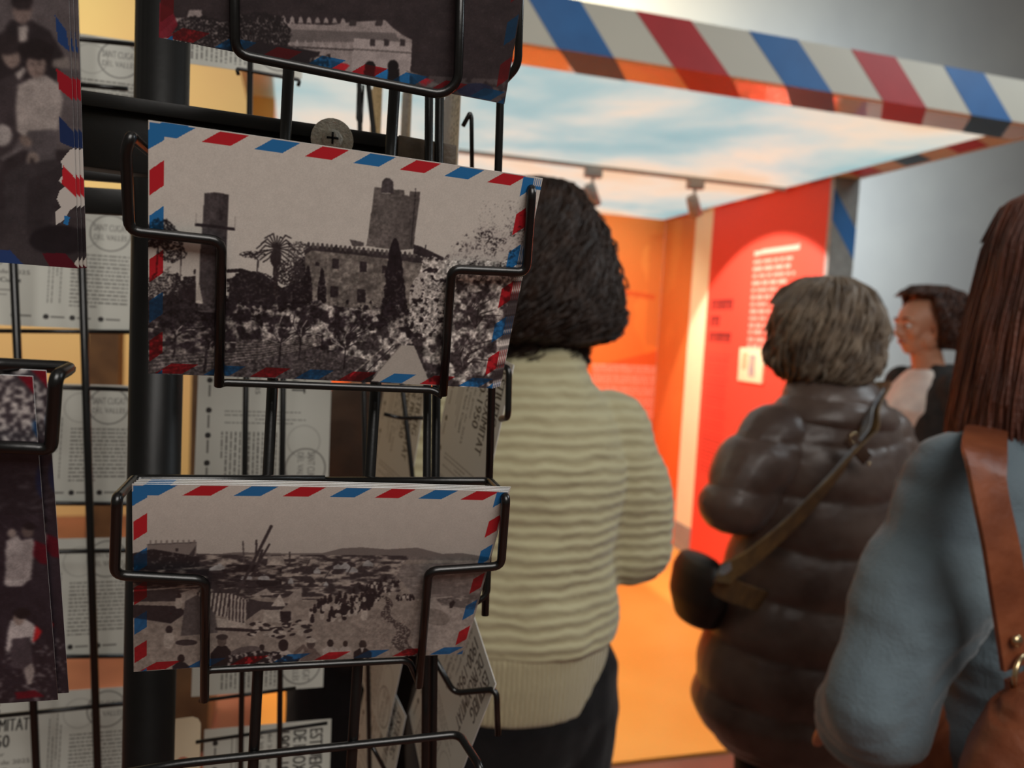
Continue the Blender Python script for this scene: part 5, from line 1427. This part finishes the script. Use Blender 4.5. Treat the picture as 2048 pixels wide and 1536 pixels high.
# --- fifth person, only slivers of brown and black between the rack wires
G = Fig((.18, 1.78, 0), 3, 1.60, 'person in dark brown top glimpsed between rack wires under the castle postcard')
G.hairm = M['hair_brown']
armR = ((.16, 0, 1.36), (.20, -.02, 1.10), (.17, .14, .95)); armL = ((-.16, 0, 1.36), (-.20, -.02, 1.10), (-.17, .14, .95))
body(G, (armR, armL), (0, .04, 1.575), -8, 0)
legs_cloth(G, M['trousers'], .92, 1.2)
mb = MB()
mb.loft(G.rings([(.84, .18, .14, 0, 0), (1.0, .17, .135, 0, 0), (1.10, .16, .125, 0, 0), (1.20, .16, .12, 0, 0), (1.29, .17, .122, 0, 0), (1.36, .165, .11, 0, 0), (1.405, .125, .085, 0, 0), (1.44, .08, .068, 0, 0)]), 30)
for (sh, el, wr) in (armR, armL):
    sh, el, wr = map(Vector, (sh, el, wr)); G.ch(mb, [(sh, .062), (el, .056), (el.lerp(wr, .85), .044)])
voxel('brown_top', mb, M['brown_coat'], G.root, .008, 3, knit_disp(6, .008))
hair_make(G, (0, .02, 1.60), [(.0, .112, 0), (.05, .108, 0), (.088, .085, 0), (.106, .04, 0), (.110, -.005, 0), (.106, -.05, 0), (.08, -.09, -.006), (.06, -.105, -.01)], M['hair_brown'], 500, .0026, .006, 3, 60, .38, 15, .08)

# ------------------------------------------------------------------ bags
def ribbon(name, pts, wdir, width, thick, m, parent):
    """flat strap along pts; wdir = direction across the strap"""
    pts = [Vector(p) for p in pts]; v = []; f = []
    for i, p in enumerate(pts):
        t = (pts[min(i + 1, len(pts) - 1)] - pts[max(i - 1, 0)]).normalized()
        w_ = Vector(wdir[i] if isinstance(wdir, list) else wdir); w_ = (w_ - t * w_.dot(t)).normalized(); n = t.cross(w_)
        v += [p - w_ * width / 2 - n * thick / 2, p + w_ * width / 2 - n * thick / 2, p + w_ * width / 2 + n * thick / 2, p - w_ * width / 2 + n * thick / 2]
    N = len(pts)
    for i in range(N - 1):
        for k in range(4): f.append((i * 4 + k, i * 4 + (k + 1) % 4, (i + 1) * 4 + (k + 1) % 4, (i + 1) * 4 + k))
    f.append((3, 2, 1, 0)); f.append(tuple((N - 1) * 4 + k for k in range(4)))
    o = mesh_obj(name, v, f, m, parent, True); flat_shade(o, 40); return o
def on_back(fig, px, py, ry, extra=0.0):
    """point on the measured line of sight at the figure's back surface (plane facing us, ry behind its axis)"""
    n = fig.rot @ Vector((0, -1, 0)); p = fig.base + n * (ry * fig.k + extra)
    return at_plane(px, py, p, n)
def smoothpts(P, n=6):
    out = []
    for i in range(len(P) - 1):
        p0 = P[max(i - 1, 0)]; p1 = P[i]; p2 = P[i + 1]; p3 = P[min(i + 2, len(P) - 1)]
        for k in range(n):
            t = k / n
            out.append(.5 * ((2 * p1) + (-p0 + p2) * t + (2 * p0 - 5 * p1 + 4 * p2 - p3) * t * t + (-p0 + 3 * p1 - 3 * p2 + p3) * t ** 3))
    out.append(P[-1]); return out
# crossbody bag of the grey-haired person
cbag = empty('crossbody_bag', (0, 0, 0), 'small black bag on a brown and grey strap across the brown puffer coat', 'bag')
bp_ = on_back(B, 1405, 1165, .10); cbag.location = bp_
pts = [B.w((.125, .06, 1.425)), B.w((.14, -.02, 1.445)), on_back(B, 1745, 828, .135), on_back(B, 1728, 880, .172), on_back(B, 1665, 960, .185), on_back(B, 1590, 1040, .19), on_back(B, 1510, 1110, .197), on_back(B, 1440, 1165, .192), B.w((-.235, -.09, .98))]
pts = smoothpts(pts); n_ = B.rot @ Vector((0, -1, 0))
wd = [Vector((.7, 0, .7))] * len(pts)
ribbon('strap', pts, Vector((.62, .0, .78)), .046, .004, M['strap_olive'], cbag)
ribbon('strap_stripe', [p + n_ * .003 + Vector((-.62, 0, .6)) * .014 for p in pts[8:]], Vector((.62, .0, .78)), .018, .004, M['strap_grey'], cbag)
q = on_back(B, 1712, 896, .172, .008)
ux = norm(Vector((.66, 0, -.60))); uy = norm(Vector((-.60, 0, -.66)))
v = []; 
for a, b2 in ((-1, -1), (1, -1), (1, 1), (-1, 1)):
    for dd in (0, .007): v.append(q + ux * a * .036 + uy * b2 * .014 + n_ * dd)
bk = MB().add(v, [(0, 2, 4, 6), (7, 5, 3, 1), (0, 1, 3, 2), (2, 3, 5, 4), (4, 5, 7, 6), (6, 7, 1, 0)]).build('strap_slider', M['leather_dark'], cbag); bevel(bk, .002)
def ringobj(name, c, r, w_, ax, m, parent, sx=1):
    a = ax.orthogonal().normalized(); b2 = ax.cross(a); P_ = [c + a * math.cos(t) * r * sx + b2 * math.sin(t) * r for t in np.linspace(0, 2 * math.pi, 25)]
    return MB().tube(P_, w_, 8).build(name, m, parent)
ringobj('buckle_ring', on_back(B, 1708, 876, .172, .012), .010, .0022, n_, M['brass'], cbag)
MB().ell(on_back(B, 1738, 928, .172, .014), (.004, .003, .004), n=8).build('stud', M['brass'], cbag)
mb = MB(); cb_ = at_d(1396, 1175, 1.75)
mb.loft([(cb_ + Vector((0, 0, z)), B.v((rx, 0, .0)), B.v((0, ry, 0))) for z, rx, ry in ((-.085, .020, .04), (-.075, .036, .07), (-.02, .046, .098), (.04, .040, .09), (.07, .028, .07), (.078, .014, .04))], 24)
voxel('bag_body', mb, M['blackbag'], cbag, .007, 5)
# leather shoulder bag of the near person
lb = empty('leather_shoulder_bag', (0, 0, 0), 'tan leather shoulder bag against the blue-grey jumper at the right edge', 'bag')
lb.location = on_back(D, 2020, 1480, .14)
nD_ = D.rot @ Vector((0, -1, 0))
pts = [at_d(1992, 912, 1.0), at_d(1984, 870, .965), at_d(1974, 858, .90), on_back(D, 1968, 905, .088), on_back(D, 1978, 980, .122), on_back(D, 2003, 1100, .140), on_back(D, 2022, 1220, .142), on_back(D, 2038, 1330, .145)]
ribbon('strap', smoothpts(pts), Vector((1, 0, 0)), .042, .005, M['leather'], lb)
MB().ell(on_back(D, 2034, 1282, .146, .006), (.0062, .004, .0062), n=10).build('rivet', M['brass'], lb)
MB().ell(on_back(D, 2040, 1392, .15, .006), (.0062, .004, .0062), n=10).build('rivet', M['brass'], lb)
ringobj('strap_ring', on_back(D, 2042, 1345, .146, .004), .017, .0026, norm(nD_ + Vector((.5, 0, 0))), M['brass'], lb)
ribbon('ring_tab', [on_back(D, 2040, 1350, .146, .004), on_back(D, 2046, 1400, .15), on_back(D, 2048, 1450, .155)], Vector((1, 0, 0)), .034, .006, M['leather'], lb)
mb = MB()
c = on_back(D, 2085, 1580, .17)
for dx, dz, rx, ry, rz in ((0, 0, .085, .055, .105), (.05, .01, .09, .05, .10), (-.025, -.06, .09, .05, .09)):
    mb.ell(c + D.v((dx, 0, dz)), [rx, ry, rz], D.rot)
def bagf(co, no):
    a = (fbm(co[:, 0] * 16, co[:, 2] * 12 + co[:, 0] * 6, 3, 31) - .5) * .016
    s_ = -.003 * (np.abs(np.sin((co[:, 2] - co[:, 0] * .4) * 42)) < .12)
    return no * (a + s_)[:, None]
voxel('bag_body', mb, M['leather'], lb, .005, 4, bagf)
mb = MB()
dd_ = .93
mb.loft([(at_d(1822 - 12 * t, 1300 + 330 * t, dd_), D.v((((.012 + .075 * t ** .7) if t < .93 else .06), 0, 0)), D.v((0, .006 + .03 * t ** .6, 0))) for t in (0, .06, .15, .3, .5, .7, .85, .93, 1.0)], 28)
voxel('bag_flap', mb, M['leather'], lb, .005, 4, bagf)
